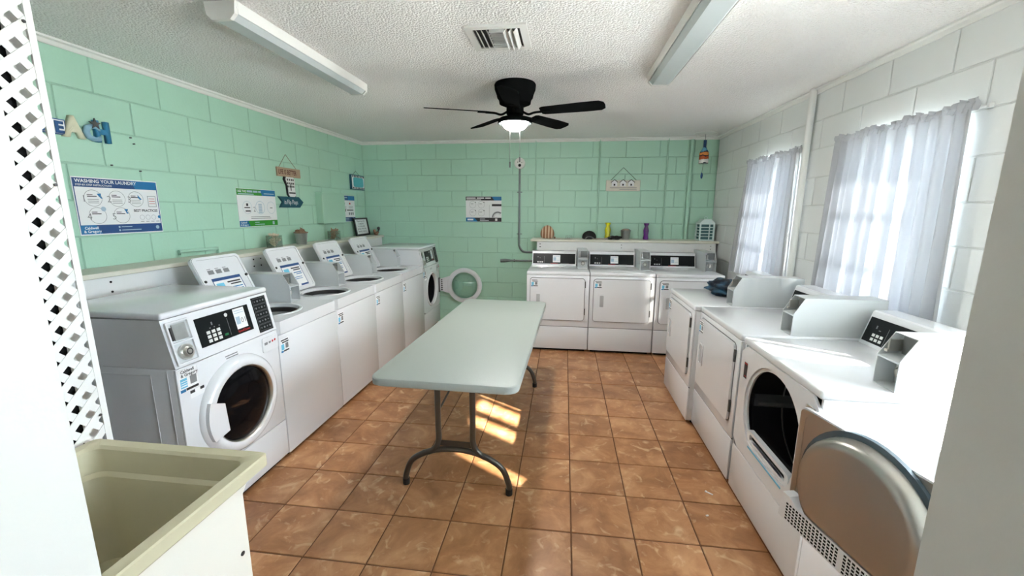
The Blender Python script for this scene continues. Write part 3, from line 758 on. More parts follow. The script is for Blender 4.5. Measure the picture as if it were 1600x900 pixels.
# ---------------------------------------------------------------- top-loading washers
TW, TD, TH = .648, .70, .885
def top_loader():
    root = thing('top_load_washer', 'x', 'washer', (0, 0, 0), PI/2, 'top loaders with raised lids'); W2 = TW/2
    MB().box(-W2, W2, 0, TD, .03, .802, .007, 2).build('cabinet', 'appliance', root, 40)
    MB().box(-W2+.03, W2-.03, .04, TD-.03, 0, .031).build('base', 'toe_black', root)  # black filler in place of the shaded gap under the cabinet
    cx, cy, r = -.045, .255, .175; n = 40
    circ = [(cx+r*math.cos(PI/2+2*PI*i/n), cy+r*math.sin(PI/2+2*PI*i/n)) for i in range(n)]
    MB().plate_hole(rect_loop(-W2, W2, 0, TD, cx, cy), circ, 'z', .806, TH).build('top', 'appliance', root)
    MB().lathe([(r+.022, TH+.0005), (r+.018, TH+.008), (r+.004, TH+.006), (r-.004, TH-.02), (r-.006, .80)], (cx, cy, 0), 'z', n).build('lid_recess', 'coin_grey', root, 50)
    MB().lathe([(r-.004, .87), (r-.018, .865), (r-.020, .84)], (cx, cy, 0), 'z', n).build('tub_ring', 'black_rubber', root, 50)
    MB().lathe([(r-.006, .80), (.19, .77), (.19, .50), (.05, .49), (.0005, .49)], (cx, cy, 0), 'z', 32).build('tub', 'drum_dark', root, 50)
    MB().lathe([(.06, .49), (.045, .60), (.03, .72), (.0005, .74)], (cx, cy, 0), 'z', 20).build('agitator', 'coin_grey', root, 50)
    # raised lid leaning back
    ang = math.radians(65); lw, ll = .385, .385
    lid = MB().prism(rrect(-lw/2, lw/2, 0, ll, .03, 6), 'z', 0, .022).build('lid', 'appliance', root, loc=(cx, .475, TH+.004), rot=(ang, 0, 0))
    MB().plate_hole(rrect(-lw/2+.004, lw/2-.004, .004, ll-.004, .028, 6), rrect(-lw/2+.02, lw/2-.02, .02, ll-.02, .022, 6), 'z', .021, .028).build('lid_lip', 'appliance', lid)
    for s in (-1, 1): MB().cyl((s*(lw/2-.022), ll*.57, .022), (s*(lw/2-.022), ll*.57, .032), .009, n=12).build('bumper', 'black_rubber', lid, 40)
    lb = MB().quad(-.118, .118, .035, .232, .0228).build('instruction_label', 'print_white', lid)
    MB().quad(-.118, .118, .212, .232, .0234).quad(-.118, -.112, .035, .232, .0234).quad(.112, .118, .035, .232, .0234).quad(.02, .118, .035, .050, .0235).build_each('label_border', 'print_navy', lb)
    MB().quad(-.10, -.04, .150, .195, .0234).quad(-.075, -.05, .060, .130, .0234).build_each('label_picture', 'print_cyan', lb)
    MB().quad(-.01, .100, .188, .198, .0234).quad(.010, .100, .172, .181, .0234).quad(-.045, -.03, .095, .125, .0236).build_each('label_heading', 'print_black', lb)
    MB().quad(.0, .100, .150, .157, .0234).quad(.025, .100, .136, .142, .0234).quad(-.03, .08, .110, .115, .0234).quad(-.03, .08, .095, .100, .0234).build_each('printed_row', 'print_blue', lb)
    ic = MB()
    for q in range(3): ic.quad(-.115+q*.062, -.070+q*.062, .262, .290, .0228).quad(-.115+q*.062, -.085+q*.062, .296, .300, .0228)
    ic.build_each('pictogram', 'print_grey', lid)
    coin_box(root, .195, .27, TH, .36)
    sticker(root, -W2+.012, -.0006, .690, .075, .085)
    return root
TL = [('top-loading washer next to the front loader with the dark glass door', 2.515), ('top-loading washer second from the dark-glass front loader', 3.167),
      ('top-loading washer third from the dark-glass front loader', 3.818), ('top-loading washer next to the front loader with its door open', 4.469)]
tl0 = top_loader()
for i, (lab, y) in enumerate(TL):
    o = tl0 if i == 0 else copy_tree(tl0)
    o['label'] = lab; o.location = (-1.690, y, 0); o.rotation_euler = (0, 0, PI/2)

# ================================================================ LEDGES BEHIND THE MACHINES
r_ = thing('wall_ledge', 'long white ledge behind the row of washers', 'ledge', (0, 0, 0))
MB().box(XL+.0005, -2.455, 1.10, 5.44, 1.185, 1.212, .003, 1).build('ledge_top', 'ledge_top', r_)
MB().box(-2.495, -2.477, 1.10, 5.42, .0, 1.185).build('front_board', 'ledge_board', r_)
MB().box(XL+.0005, -2.495, 5.40, 5.42, .0, 1.185).build('end_board', 'ledge_board', r_)
sc = MB()
for y in (1.95, 3.02, 3.10, 4.3):
    for z in (1.10, 1.155): sc.cyl((-2.4772, y, z), (-2.474, y, z), .006, n=8)
sc.build_each('screw', 'toe_black', r_)
r_ = thing('wall_ledge', 'white shelf ledge above the three dryers at the back', 'ledge', (0, 0, 0))
MB().box(-.415, XR-.002, 5.165, YB-.0005, 1.172, 1.20, .003, 1).build('ledge_top', 'ledge_top', r_)
MB().box(-.335, XR-.03, 5.19, 5.208, .0, 1.172).build('front_board', 'ledge_board', r_)
MB().box(-.335, -.317, 5.208, YB-.0005, .0, 1.172).build('end_board', 'ledge_board', r_)
sc = MB()
for x in (-.30, -.29, .70, 1.74):
    for z in (1.105, 1.14): sc.cyl((x, 5.1898, z), (x, 5.187, z), .005, n=8)
sc.build_each('screw', 'toe_black', r_)

# ================================================================ FOLDING TABLE
tb = thing('folding_table', 'long grey plastic folding table with arched steel legs', 'table', (-.545, 2.755, 0), -.028)
b = MB()
lw, ll = .375, .945
outer = rrect(-lw, lw, -ll, ll, .06, 8); n = len(outer)
loops = [(1.0, .735, 0), (1.0, .7305, .004), (1.0, .700, .004), (1.0, .692, 0)]
def inset(pts, d): return [(p[0]-math.copysign(min(d, abs(p[0])), p[0]), p[1]-math.copysign(min(d, abs(p[1])), p[1])) for p in pts]
for d, z in ((.008, .692), (0, .698), (0, .729), (.003, .7335), (.008, .735)): b.v += [(p[0], p[1], z) for p in inset(outer, d)]
for k in range(4):
    for i in range(n): j = (i+1) % n; b.f.append((k*n+i, k*n+j, (k+1)*n+j, (k+1)*n+i))
b.f.append(tuple(range(4*n, 5*n))); b.f.append(tuple(range(n))[::-1])
b.build('table_top', 'table_plastic', tb, 35)
MB().box(-.30, -.27, -.85, .85, .665, .692).box(.27, .30, -.85, .85, .665, .692).build('side_rail', 'table_steel', tb)
def bez(pts, n=8):
    out = []
    P = [Vector(p) for p in pts]
    for i in range(len(P)-1):
        p0 = P[max(i-1, 0)]; p1 = P[i]; p2 = P[i+1]; p3 = P[min(i+2, len(P)-1)]
        for k in range(n):
            t = k/n
            out.append(.5*((2*p1)+(-p0+p2)*t+(2*p0-5*p1+4*p2-p3)*t*t+(-p0+3*p1-3*p2+p3)*t*t*t))
    out.append(P[-1]); return out
for sgn in (-1, 1):
    ye = sgn*.72
    b = MB()
    arch = bez([(-.300, ye, .012), (-.298, ye, .06), (-.262, ye, .150), (-.185, ye, .205), (-.095, ye, .235), (0, ye, .245), (.095, ye, .235), (.185, ye, .205), (.262, ye, .150), (.298, ye, .06), (.300, ye, .012)])
    b.tube(arch, .0165, 10)
    for s in (-1, 1):
        b.tube(bez([(s*.098, ye, .690), (s*.098, ye, .40), (s*.100, ye, .285), (s*.135, ye, .228), (s*.19, ye, .205)]), .0165, 10)
    b.box(-.098, .098, ye-.005, ye+.005, .262, .292)
    leg = b.build('leg_frame', 'table_steel', tb, 50)
    for s in (-1, 1): MB().cyl((s*.300, ye, 0), (s*.300, ye, .035), .0195, n=14).build('rubber_foot', 'black_rubber', leg, 40)
    br = MB(); yt = ye - sgn*.33
    for s in (-1, 1): br.tube([(s*.098, ye-sgn*.012, .46), (s*.035, yt+sgn*.10, .615), (0, yt, .665)], .006, 8)
    br.cyl((0, yt, .655), (0, yt-sgn*.20, .69), .009, n=10)
    br.build('folding_brace', 'table_steel', tb, 50)

# ================================================================ UTILITY SINK
sk = thing('utility_sink', 'deep beige utility sink with a thick rim beside the doorway', 'sink', (-1.153, .735, 0))
hw, hy = .297, .285
def loop(w_, h_, r, z): return [(p[0], p[1], z) for p in rrect(-w_, w_, -h_, h_, r, 5)]
L_ = [loop(hw-.035, hy-.035, .03, .775), loop(hw-.022, hy-.022, .035, .800), loop(hw, hy, .02, .808), loop(hw, hy, .02, .838), loop(hw-.004, hy-.004, .02, .842), loop(hw-.034, hy-.034, .03, .842), loop(hw-.042, hy-.042, .03, .834), loop(hw-.047, hy-.047, .04, .765), loop(hw-.058, hy-.058, .04, .755), loop(hw-.085, hy-.085, .05, .50), loop(hw-.11, hy-.11, .05, .485)]
b = MB(); n = len(L_[0])
for l in L_: b.v += l
for k in range(len(L_)-1):
    for i in range(n): j = (i+1) % n; b.f.append((k*n+i, k*n+j, (k+1)*n+j, (k+1)*n+i))
b.f.append(tuple(range((len(L_)-1)*n, len(L_)*n)))
b.build('basin', 'sink_shaded', sk, 40)
b = MB(); O_ = [loop(hw-.035, hy-.035, .03, .776), loop(hw-.045, hy-.045, .03, .74), loop(hw-.048, hy-.048, .03, .02)]
for l in O_: b.v += l
for k in range(2):
    for i in range(n): j = (i+1) % n; b.f.append((k*n+i, k*n+j, (k+1)*n+j, (k+1)*n+i))
b.build('skirt', 'sink_lit', sk, 40)
for sx in (-1, 1):
    for sy in (-1, 1): MB().box(sx*(hw-.062)-.012, sx*(hw-.062)+.012, sy*(hy-.062)-.012, sy*(hy-.062)+.012, 0, .03).build('foot', 'black_rubber', sk)
MB().lathe([(.035, .4862), (.030, .4866), (.0005, .4856)], (0, .02, 0), 'z', 20).build('drain', 'steel_dark', sk, 50)
MB().disc(.12, .10, .035, .4862).build('mud_stain', 'mud', sk)
MB().cyl((hw-.0485, .195, .57), (hw-.044, .195, .57), .007, n=10).build('screw', 'steel_dark', sk)

# ================================================================ LATTICE SCREEN
XLt, Y0t, Y1t, Z1t = -1.470, YF, 1.077, ZC-.002
lt = thing('lattice_panel', 'white diamond lattice screen beside the utility sink', 'lattice', (XLt, Y0t, 0))
Wd, Hd = Y1t-Y0t, Z1t
def clip(poly, w_, h_):
    for ax, lim, sg in ((0, 0, 1), (0, w_, -1), (1, 0, 1), (1, h_, -1)):
        out = []
        for i in range(len(poly)):
            p, q = poly[i-1], poly[i]; a = sg*(p[ax]-lim) >= 0; c_ = sg*(q[ax]-lim) >= 0
            if a != c_:
                t = (lim-p[ax])/(q[ax]-p[ax]); out.append((p[0]+(q[0]-p[0])*t, p[1]+(q[1]-p[1])*t))
            if c_: out.append(q)
        poly = out
        if not poly: return []
    return poly
P_ = .0632; half = .0632*.50/2
# a hole centre sits .0535 from the far edge at z 1.868
y_h = Wd-.046
for d in (1, -1):
    layer = (.0, .0018) if d == 1 else (-.0018, .0)
    for k in range(-60, 60):
        # centre lines y*d - z = const ; holes lie midway between neighbouring lines
        c0 = (y_h*d - 1.862) + P_/2 + k*P_
        poly = clip([(-1, -1*d-c0-half), (3, 3*d-c0-half), (3, 3*d-c0+half), (-1, -1*d-c0+half)], Wd, Hd)
        if len(poly) >= 3: MB().prism(poly, 'x', *layer).build('slat', 'lattice_white', lt)
MB().box(-.095, -.036, Wd-.056, Wd, 0, Hd).build('post', 'lattice_white', lt)
MB().box(-.0034, .0034, Wd-.016, Wd+.0015, 0, Hd).build('edge_strip', 'lattice_white', lt)
MB().box(-.0034, .0034, 0, .016, 0, Hd).build('edge_strip', 'lattice_white', lt)
MB().box(-.024, -.016, .001, Wd-.060, 0, Hd).build('shade_sheet', 'toe_black', lt)  # black sheet standing in for the closet's shade behind the holes
sc = MB()
for z in (.90, 1.62, 2.05): sc.cyl((.0034, Wd-.022, z), (.0062, Wd-.022, z), .0045, n=8)
sc.build_each('screw', 'steel_dark', lt)
struct(MB().box(XL+.0005, XLt-.114, Y1t-.022, Y1t-.004, 0, ZC-.002).build('wall_closet', 'closet_panel'))

# ================================================================ CEILING FITTINGS
def strip_light(label, x0, x1, y0, y1):
    t = thing('ceiling_light', label, 'light fixture', ((x0+x1)/2, (y0+y1)/2, ZC), 0, 'strip lights on the ceiling')
    w_, l = (x1-x0)/2, (y1-y0)/2
    MB().box(-w_-.014, w_+.014, -l+.012, l-.012, -.030, -.0005).build('housing', 'fixture_white', t)
    prof = [(-w_-.012, -.022), (-w_-.004, -.052), (-w_+.018, -.072), (w_-.018, -.072), (w_+.004, -.052), (w_+.012, -.022)]
    MB().prism(prof, 'y', -l+.02, l-.02).build('lens', 'lens_grey', t)
    pe = [(-w_-.016, -.002), (-w_-.010, -.054), (-w_+.014, -.076), (w_-.014, -.076), (w_+.010, -.054), (w_+.016, -.002)]
    for s in (-1, 1): MB().prism(pe, 'y', s*l-.020*(s > 0), s*l+.020*(s < 0)).build('end_cap', 'fixture_white', t)
    for s in (-1, 1): MB().prism([(s*(w_+.0165), -.001), (s*(w_+.0125), -.050), (s*(w_+.010), -.050), (s*(w_+.012), -.001)], 'y', -l+.02, l-.02).build('side_rail', 'fixture_white', t)
strip_light('strip light on the ceiling near the green wall with posters', -1.560, -1.445, 1.80, 3.02)
strip_light('strip light on the ceiling on the side of the curtained windows', .530, .665, 1.80, 3.02)
vt = thing('ceiling_vent', 'square white air vent with louvres in three directions', 'vent', (-.3615, 2.318, ZC))
MB().plate_hole(rrect(-.155, .155, -.155, .155, .004), rrect(-.118, .118, -.118, .118, .002), 'z', -.010, -.0005).build('frame', 'fixture_white', vt)
MB().box(-.118, .118, -.118, .118, -.003, -.0008).build('duct', 'vent_dark', vt)
def slat(u0, u1, v, ax, tilt, name='louvre'):
    h = .022; d = tilt*.016
    if ax == 'x': MB().prism([(v, -.004), (v+.003, -.004), (v+d+.003, -.004-h), (v+d, -.004-h)], 'x', u0, u1).build(name, 'fixture_white', vt)
    else: MB().prism([(v, -.004), (v+.003, -.004), (v+d+.003, -.004-h), (v+d, -.004-h)], 'y', u0, u1).build(name, 'fixture_white', vt)
for i in range(3): slat(-.115, .115, -.105+i*.026, 'y', 1)
for i in range(3): slat(-.115, .115, .050+i*.026, 'y', -1)
for i in range(7): slat(-.034, .040, -.108+i*.030, 'x', -1)
# round diffuser near the corner
tag(MB().lathe([(.125, -.0005), (.122, -.008), (.085, -.012), (.080, -.006), (.0005, -.005)], (1.590, 5.245, ZC), 'z', 36).build('round_diffuser', 'fixture_white', smooth=40), 'round white ceiling plate above the hanging painted bottle', 'vent')

# ceiling fan
FX, FY = -.375, 3.13
fn = thing('ceiling_fan', 'black five-blade ceiling fan with a white glass bowl light', 'fan', (FX, FY, ZC))
MB().lathe([(.0005, -.0005), (.142, -.0005), (.148, -.010), (.146, -.040), (.132, -.075), (.128, -.095), (.116, -.110), (.112, -.135), (.075, -.150), (.0005, -.150)], n=40).build('motor_housing', 'fan_black', fn, 35)
MB().lathe([(.0005, -.150), (.062, -.150), (.062, -.205), (.045, -.215), (.045, -.232), (.0005, -.232)], n=28).build('hub', 'fan_black', fn, 35)
MB().lathe([(.045, -.222), (.108, -.232), (.120, -.246), (.125, -.268), (.119, -.270), (.100, -.252), (.045, -.250)], n=36).build('light_rim', 'fan_black', fn, 35)
MB().lathe([(.096, -.254), (.091, -.276), (.072, -.300), (.040, -.316), (.0005, -.321)], n=36).build('glass_bowl', 'bowl_glass', fn, 60)
def blade_mesh():
    pts = [(.195, -.040), (.215, -.052), (.50, -.064), (.610, -.062), (.640, -.040), (.645, 0), (.640, .040), (.610, .062), (.50, .064), (.215, .052), (.195, .040)]
    b = MB().prism(pts, 'z', -.003, .003)
    tilt = math.radians(-13)
    b.v = [(x, y*math.cos(tilt)-z*math.sin(tilt), y*math.sin(tilt)+z*math.cos(tilt)-.197) for x, y, z in b.v]
    return b.mesh('blade')
bmsh = blade_mesh()
kb = MB().tube(bez([(.050, 0, -.185), (.100, 0, -.212), (.150, 0, -.204), (.215, 0, -.203)], 5), .008, 8).box(.195, .270, -.020, .020, -.2045, -.2005)
kmsh = kb.mesh('bracket', 40)
for k in range(5):
    a = math.radians(-15.5+72*k)
    bl = obj('blade', bmsh, 'fan_black', fn, rot=(0, 0, a)); obj('bracket', kmsh, 'fan_black', bl)
MB().cyl((-.035, -.01, -.25), (-.035, -.01, -.535), .0016, n=6).cyl((-.035, -.01, -.535), (-.035, -.01, -.575), .005, n=8).build('pull_chain', 'steel_dark', fn)
MB().cyl((.035, .01, -.25), (.035, .01, -.50), .0016, n=6).cyl((.035, .01, -.50), (.035, .01, -.535), .005, n=8).build('pull_chain', 'steel_dark', fn)

# wind chime made from a bottle
ch = thing('bottle_chime', 'painted bottle wind chime hanging from the round ceiling plate', 'wind chime', (1.590, 5.245, 2.36))
MB().cyl((0, 0, .0), (0, 0, .066), .002, n=6).build('hook', 'steel_dark', ch)
MB().lathe([(.0005, 0), (.017, 0), (.018, -.01), (.016, -.075), (.030, -.105), (.048, -.135), (.052, -.16), (.052, -.262), (.0005, -.262)], n=24).build('bottle', 'painted_bottle', ch, 40)
MB().cyl((0, 0, -.262), (-.008, 0, -.365), .0015, n=6).build('cord', 'rope_dark', ch)
MB().lathe([(.0005, -.36), (.010, -.375), (.014, -.40), (.010, -.425), (.0005, -.435)], (-.008, 0, 0), n=12).build('paddle', 'letter_navy', ch, 40)

# ================================================================ PIPES AND BOXES ON THE WALLS
for lab, x, r, z0 in (('thin green pipe running up the wall beside the round junction box', -.383, .010, 1.2005), ('thin green pipe running up the wall left of the beach hut sign', .416, .011, 1.2005),
                      ('thin green pipe running up the wall right of the beach hut sign', 1.236, .011, 1.2005)):
    p = MB().cyl((x, YB-r-.002, z0), (x, YB-r-.002, 2.402), r, n=12).cyl((x, YB-.013, 2.400), (x, YB-.05, 2.412), .004, n=8)
    tag(p.build('wall_pipe', 'pipe_green', smooth=40), lab, 'pipe', 'green pipes on the back wall')
tag(MB().cyl((1.512, YB-.024, 1.2005), (1.512, YB-.024, 2.402), .022, n=16).cyl((1.478, YB-.010, 1.2005), (1.478, YB-.010, 2.402), .008, n=10).build('wall_pipe', 'pipe_green', smooth=40), 'thick green pipe beside the hanging bottle and above the shelf', 'pipe')
jb = thing('junction_box', 'round white junction box with grey conduit running down the wall', 'junction box', (-.590, YB, 2.145))
MB().lathe([(.070, -.0005), (.070, -.020), (.062, -.032), (.0005, -.034)], axis='y', n=32).build('cover', 'detector_white', jb, 40)
MB().disc(0, -.026, .019, 0, 20).disc(-.025, .014, .006).disc(.026, .010, .005).build('knockout', 'toe_black', jb, loc=(0, -.0348, 0), rot=FRONT)
MB().tube(bez([(0, -.018, -.068), (0, -.018, -.60), (0, -.018, -.98), (.004, -.018, -1.06), (.040, -.018, -1.118), (.100, -.018, -1.135), (.250, -.018, -1.138)], 7), .013, 10).build('conduit', 'conduit', jb, 50)
for z in (-.36, -.90): MB().box(-.034, .034, -.008, -.0008, z-.006, z+.006).tube([(-.016, -.006, z), (-.016, -.033, z), (.016, -.033, z), (.016, -.006, z)], .003, 6).build('clip', 'conduit', jb)
gp = MB().cyl((-.840, YB-.03, .885), (-.78, YB-.03, .890), .022, .024, n=14).cyl((-.78, YB-.03, .890), (-.70, YB-.03, .893), .024, .012, n=14).cyl((-.70, YB-.03, .893), (-.336, YB-.03, .893), .012, n=12).cyl((-.66, YB-.03, .893), (-.645, YB-.03, .893), .02, n=12)
for x in (-.60, -.42): gp.box(x-.006, x+.006, YB-.030, YB-.0005, .885, .90)
tag(gp.build('gas_pipe', 'conduit', smooth=40), 'short grey pipe with a flared nozzle low on the green wall', 'pipe')
pp = MB().tube([(XL+.026, 2.595, 1.255), (XL+.026, 2.93, 1.250), (XL+.026, 2.930, 1.213)], .012, 10).tube([(XL+.004, 2.625, 1.255), (XL+.026, 2.625, 1.255)], .010, 8).box(XL+.0005, XL+.026, 2.61, 2.64, 1.23, 1.262)
tag(pp.build('wall_pipe', 'pipe_green', smooth=40), 'short bent green pipe just above the ledge of the washers', 'pipe')
bx_ = thing('breaker_box', 'green painted breaker box on the wall beside the small poster', 'breaker box', (XL, 4.56, 1.57))
MB().box(.0005, .085, -.235, .235, -.170, .170, .004, 1).build('case', 'pipe_green', bx_)
ln = MB()
for z in (-.135, -.06, .03, .10, .14): ln.box(.085, .0865, -.21, .21, z-.001, z+.001)
ln.box(.085, .090, -.225, .225, .150, .158).build('cover_ridges', 'pipe_green', bx_)

# ================================================================ POSTERS
def poster(name, label, w_, h, loc, rot, head_m, flash_m):
    p = MB().box(-w_/2, w_/2, 0, h, .0008, .004).build(name, 'print_white', None, loc=loc, rot=rot); tag(p, label, 'poster')
    return p
Z_ = .0044
def bubble(b, cx, cy, r, d, ang0=2.6):
    b.ring(cx, cy, r-.0022, r, Z_, 30, -ang0, ang0)
# washing poster on the left wall: y 2.03..2.525, z 1.40..1.73
W, H = .492, .330
p = poster('instruction_poster', 'large blue and white poster about washing laundry beside the lattice screen', W, H, (XL, 2.278, 1.400), ONLEFT, None, None)
MB().quad(-W/2+.006, W/2-.006, H-.056, H-.006, Z_).build('header_band', 'print_navy', p)
MB().poly([(.10, H-.056), (W/2-.006, H-.056), (W/2-.006, H-.006), (.075, H-.006)], Z_+.0004).build_each('header_flash', 'print_blue', p)
MB().quad(-W/2+.006, W/2-.006, .006, .058, Z_).build('footer_band', 'print_navy', p)
MB().poly([(-W/2+.006, .006), (-W/2+.115, .006), (-W/2+.085, .058), (-W/2+.006, .058)], Z_+.0004).build_each('footer_flash', 'print_blue', p)
MB().quad(-W/2+.004, -W/2+.009, .006, H-.006, Z_+.0002).quad(W/2-.009, W/2-.004, .006, H-.006, Z_+.0002).build_each('border', 'print_navy', p)
lettering(p, 'WASHING YOUR LAUNDRY', -W/2+.016, H-.031, .027, 'print_white', Z_+.0008, .02)
lettering(p, 'STEP-BY-STEP INSTRUCTIONS', -W/2+.016, H-.049, .0145, 'print_white', Z_+.0008, .01)
lettering(p, 'BEST PRACTICES', .070, .134, .021, 'print_black', Z_+.0006, .03)
lettering(p, 'Caldwell', -W/2+.024, .034, .021, 'print_white', Z_+.001, .02)
lettering(p, '& Gregory', -W/2+.018, .014, .021, 'print_white', Z_+.001, .02)
ol = MB()
for cx, cy in ((-.150, .212), (-.018, .212), (.095, .212), (-.140, .112), (-.005, .112)): ol.ring(cx, cy, .0455, .0475, Z_, 36)
ol.quad(.170, .225, .165, .168, Z_).quad(.170, .225, .232, .235, Z_).quad(.170, .173, .165, .235, Z_).quad(.222, .225, .165, .235, Z_)
for q in range(3): ol.ring(.118+q*.038, .098, .014, .0155, Z_, 20)
ol.build_each('step_outline', 'print_grey', p)
for q, (cx, cy) in enumerate(((-.212, .190), (-.078, .190), (.040, .190), (-.198, .088), (-.064, .088))): lettering(p, str(q+1), cx, cy, .055, 'print_grey', Z_+.0003, -.008)
tl_ = MB()
for cx, cy in ((-.150, .212), (-.018, .212), (.095, .212), (-.140, .112), (-.005, .112)):
    tl_.quad(cx-.030, cx+.0, cy+.018, cy+.022, Z_).quad(cx-.030, cx+.020, cy+.008, cy+.013, Z_)
tl_.build_each('printed_heading', 'print_black', p)
tg = MB()
for cx, cy in ((-.150, .212), (-.018, .212), (.095, .212)):
    for q in range(3): tg.quad(cx-.030, cx+.028, cy-.008-q*.010, cy-.0055-q*.010, Z_)
for q in range(4): tg.quad(.105+q*.034, .127+q*.034, .070, .074, Z_)
tg.build_each('printed_row', 'print_grey', p)
MB().poly([(-.128, .238), (-.105, .240), (-.108, .222), (-.098, .212), (-.108, .210), (-.120, .224)], Z_+.0005).poly([(.108, .240), (.122, .222), (.132, .212), (.120, .208), (.108, .222)], Z_+.0005).poly([(.012, .150), (.036, .150), (.028, .134), (.038, .124), (.024, .122), (.020, .136)], Z_+.0005).disc(.238-.006, .100, .010, Z_+.0005).build_each('pictogram', 'print_blue', p)
MB().disc(-.105, .150, .014, Z_+.0005).build('pale_icon', 'print_pale', p)
MB().quad(.178, .217, .185, .188, Z_).quad(.178, .217, .200, .203, Z_).quad(.178, .217, .215, .218, Z_).build_each('printed_row', 'print_red', p)
MB().quad(-.02, .045, .040, .045, Z_+.0006).quad(-.02, .100, .020, .025, Z_+.0006).disc(-.032, .042, .006, Z_+.0006, 10).disc(-.032, .022, .006, Z_+.0006, 10).disc(.210, .033, .012, Z_+.0006, 14).build_each('printed_row', 'print_pale', p)
# app poster, green
W, H = .470, .325
p = poster('instruction_poster', 'white poster with green header and footer beside the flip-flop sign', W, H, (XL, 3.445, 1.402), ONLEFT, None, None)
MB().quad(-W/2, W/2, H-.056, H-.003, Z_).build('header_band', 'print_green', p)
MB().poly([(.06, H-.056), (W/2, H-.056), (W/2, H-.003), (.045, H-.003)], Z_+.0004).build_each('header_flash', 'print_blue', p)
MB().quad(-W/2, W/2, .003, .052, Z_).build('footer_band', 'print_green', p)
MB().poly([(-W/2, .003), (-W/2+.12, .003), (-W/2+.10, .052), (-W/2, .052)], Z_+.0004).build_each('footer_flash', 'print_blue', p)
lettering(p, 'USE THE', -W/2+.010, H-.032, .026, 'print_white', Z_+.0008, .02)
MB().quad(-.118, -.052, H-.031, H-.014, Z_+.0006).quad(-.044, .010, H-.031, H-.014, Z_+.0006).quad(.018, .052, H-.031, H-.014, Z_+.0006).quad(-W/2+.014, -.040, H-.050, H-.042, Z_+.0006).quad(.085, .220, H-.040, H-.033, Z_+.0006).build_each('printed_title', 'print_pale', p)
lettering(p, 'Caldwell', -W/2+.012, .030, .020, 'print_white', Z_+.001, .02)
lettering(p, '& Gregory', -W/2+.010, .011, .020, 'print_white', Z_+.001, .02)
MB().ring(-.130, .165, .052, .0545, Z_, 36).ring(.025, .165, .054, .0575, Z_, 36).ring(.165, .165, .052, .0545, Z_, 36).build_each('step_outline', 'print_pale', p)
lettering(p, '2', -.062, .130, .060, 'print_grey', Z_+.0003, -.006)
MB().quad(-.140, -.118, .178, .200, Z_).quad(-.165, -.098, .160, .168, Z_).quad(-.155, -.095, .130, .140, Z_).quad(.150, .182, .160, .166, Z_).build_each('printed_heading', 'print_black', p)
ph = MB()
for q in range(6): ph.quad(.003, .047, .118+q*.014, .127+q*.014, Z_)
ph.build('phone_picture', 'print_pale', p)
MB().quad(-.10, .14, .082, .086, Z_).quad(-.10, .15, .068, .072, Z_).build_each('printed_row', 'print_grey', p)
MB().quad(-.060, -.005, .033, .039, Z_+.0006).quad(-.060, .060, .015, .021, Z_+.0006).quad(.165, .192, .012, .042, Z_+.0006).build_each('printed_row', 'print_pale', p)
# small poster by the breaker box
W, H = .362, .325
p = poster('instruction_poster', 'small blue-banded poster between the breaker box and the corner', W, H, (XL, 5.003, 1.402), ONLEFT, None, None)
MB().quad(-W/2, W/2, H-.060, H-.004, Z_).quad(-W/2, W/2, .004, .056, Z_).build_each('colour_band', 'print_navy', p)
MB().quad(.02, W/2, H-.060, H-.004, Z_+.0004).build_each('header_flash', 'print_blue', p)
MB().quad(-W/2+.010, .0, H-.032, H-.020, Z_+.0006).quad(-W/2+.010, -.05, H-.050, H-.042, Z_+.0006).quad(-.12, .02, .036, .042, Z_+.0006).quad(-.12, .02, .018, .024, Z_+.0006).quad(.10, .135, .014, .046, Z_+.0006).build_each('printed_title', 'print_pale', p)
MB().quad(-.02, .140, .138, .150, Z_).poly([(-.08, .250), (-.066, .252), (-.060, .215), (-.074, .218)], Z_).poly([(-.06, .155), (-.04, .155), (-.05, .125), (-.064, .128)], Z_).build('heading_and_icons', 'print_black', p)
MB().quad(.04, .075, .215, .235, Z_).build('red_icon', 'print_red', p)
sg = MB()
for q in range(4): sg.quad(-.12, -.03, .185-q*.010, .188-q*.010, Z_).quad(.03, .14, .19-q*.008, .192-q*.008, Z_)
for q in range(3): sg.quad(.02+q*.045, .05+q*.045, .085, .115, Z_)
sg.build_each('printed_row', 'print_grey', p)
# back wall poster
W, H = .480, .330
p = poster('instruction_poster', 'white poster with black and blue bands on the back wall', W, H, (-1.070, YB, 1.400), FRONT, None, None)
MB().quad(-W/2, W/2, H-.052, H-.002, Z_).quad(-W/2, W/2, .002, .054, Z_).quad(.112, W/2, H-.126, H-.098, Z_).build_each('colour_band', 'print_black', p)
MB().poly([(.145, H-.052), (W/2, H-.052), (W/2, H-.002), (.110, H-.002)], Z_+.0004).poly([(-W/2, .002), (-.08, .002), (-.125, .054), (-W/2, .054)], Z_+.0004).build_each('colour_corner', 'print_blue', p)
MB().quad(-.230, -.105, H-.028, H-.014, Z_+.0006).quad(-.090, .008, H-.028, H-.014, Z_+.0006).quad(.024, .098, H-.028, H-.014, Z_+.0006).quad(-.230, -.03, H-.046, H-.039, Z_+.0006).quad(-.22, -.14, .018, .040, Z_+.0008).quad(-.05, .02, .034, .040, Z_+.0006).quad(-.05, .07, .016, .022, Z_+.0006).quad(.155, .185, .014, .044, Z_+.0006).build_each('printed_title', 'print_white', p)
MB().ring(.190, .058, .058, .078, Z_, 26, .9, PI-.0).ring(.190, .058, .046, .049, Z_, 26, .6, PI).ring(-.145, .225, .043, .045, Z_, 30).ring(-.03, .225, .043, .045, Z_, 30).ring(-.145, .120, .043, .045, Z_, 30).ring(-.03, .120, .043, .045, Z_, 30).quad(.078, .081, .054, .22, Z_).build_each('line_art', 'print_grey', p)
hd = MB()
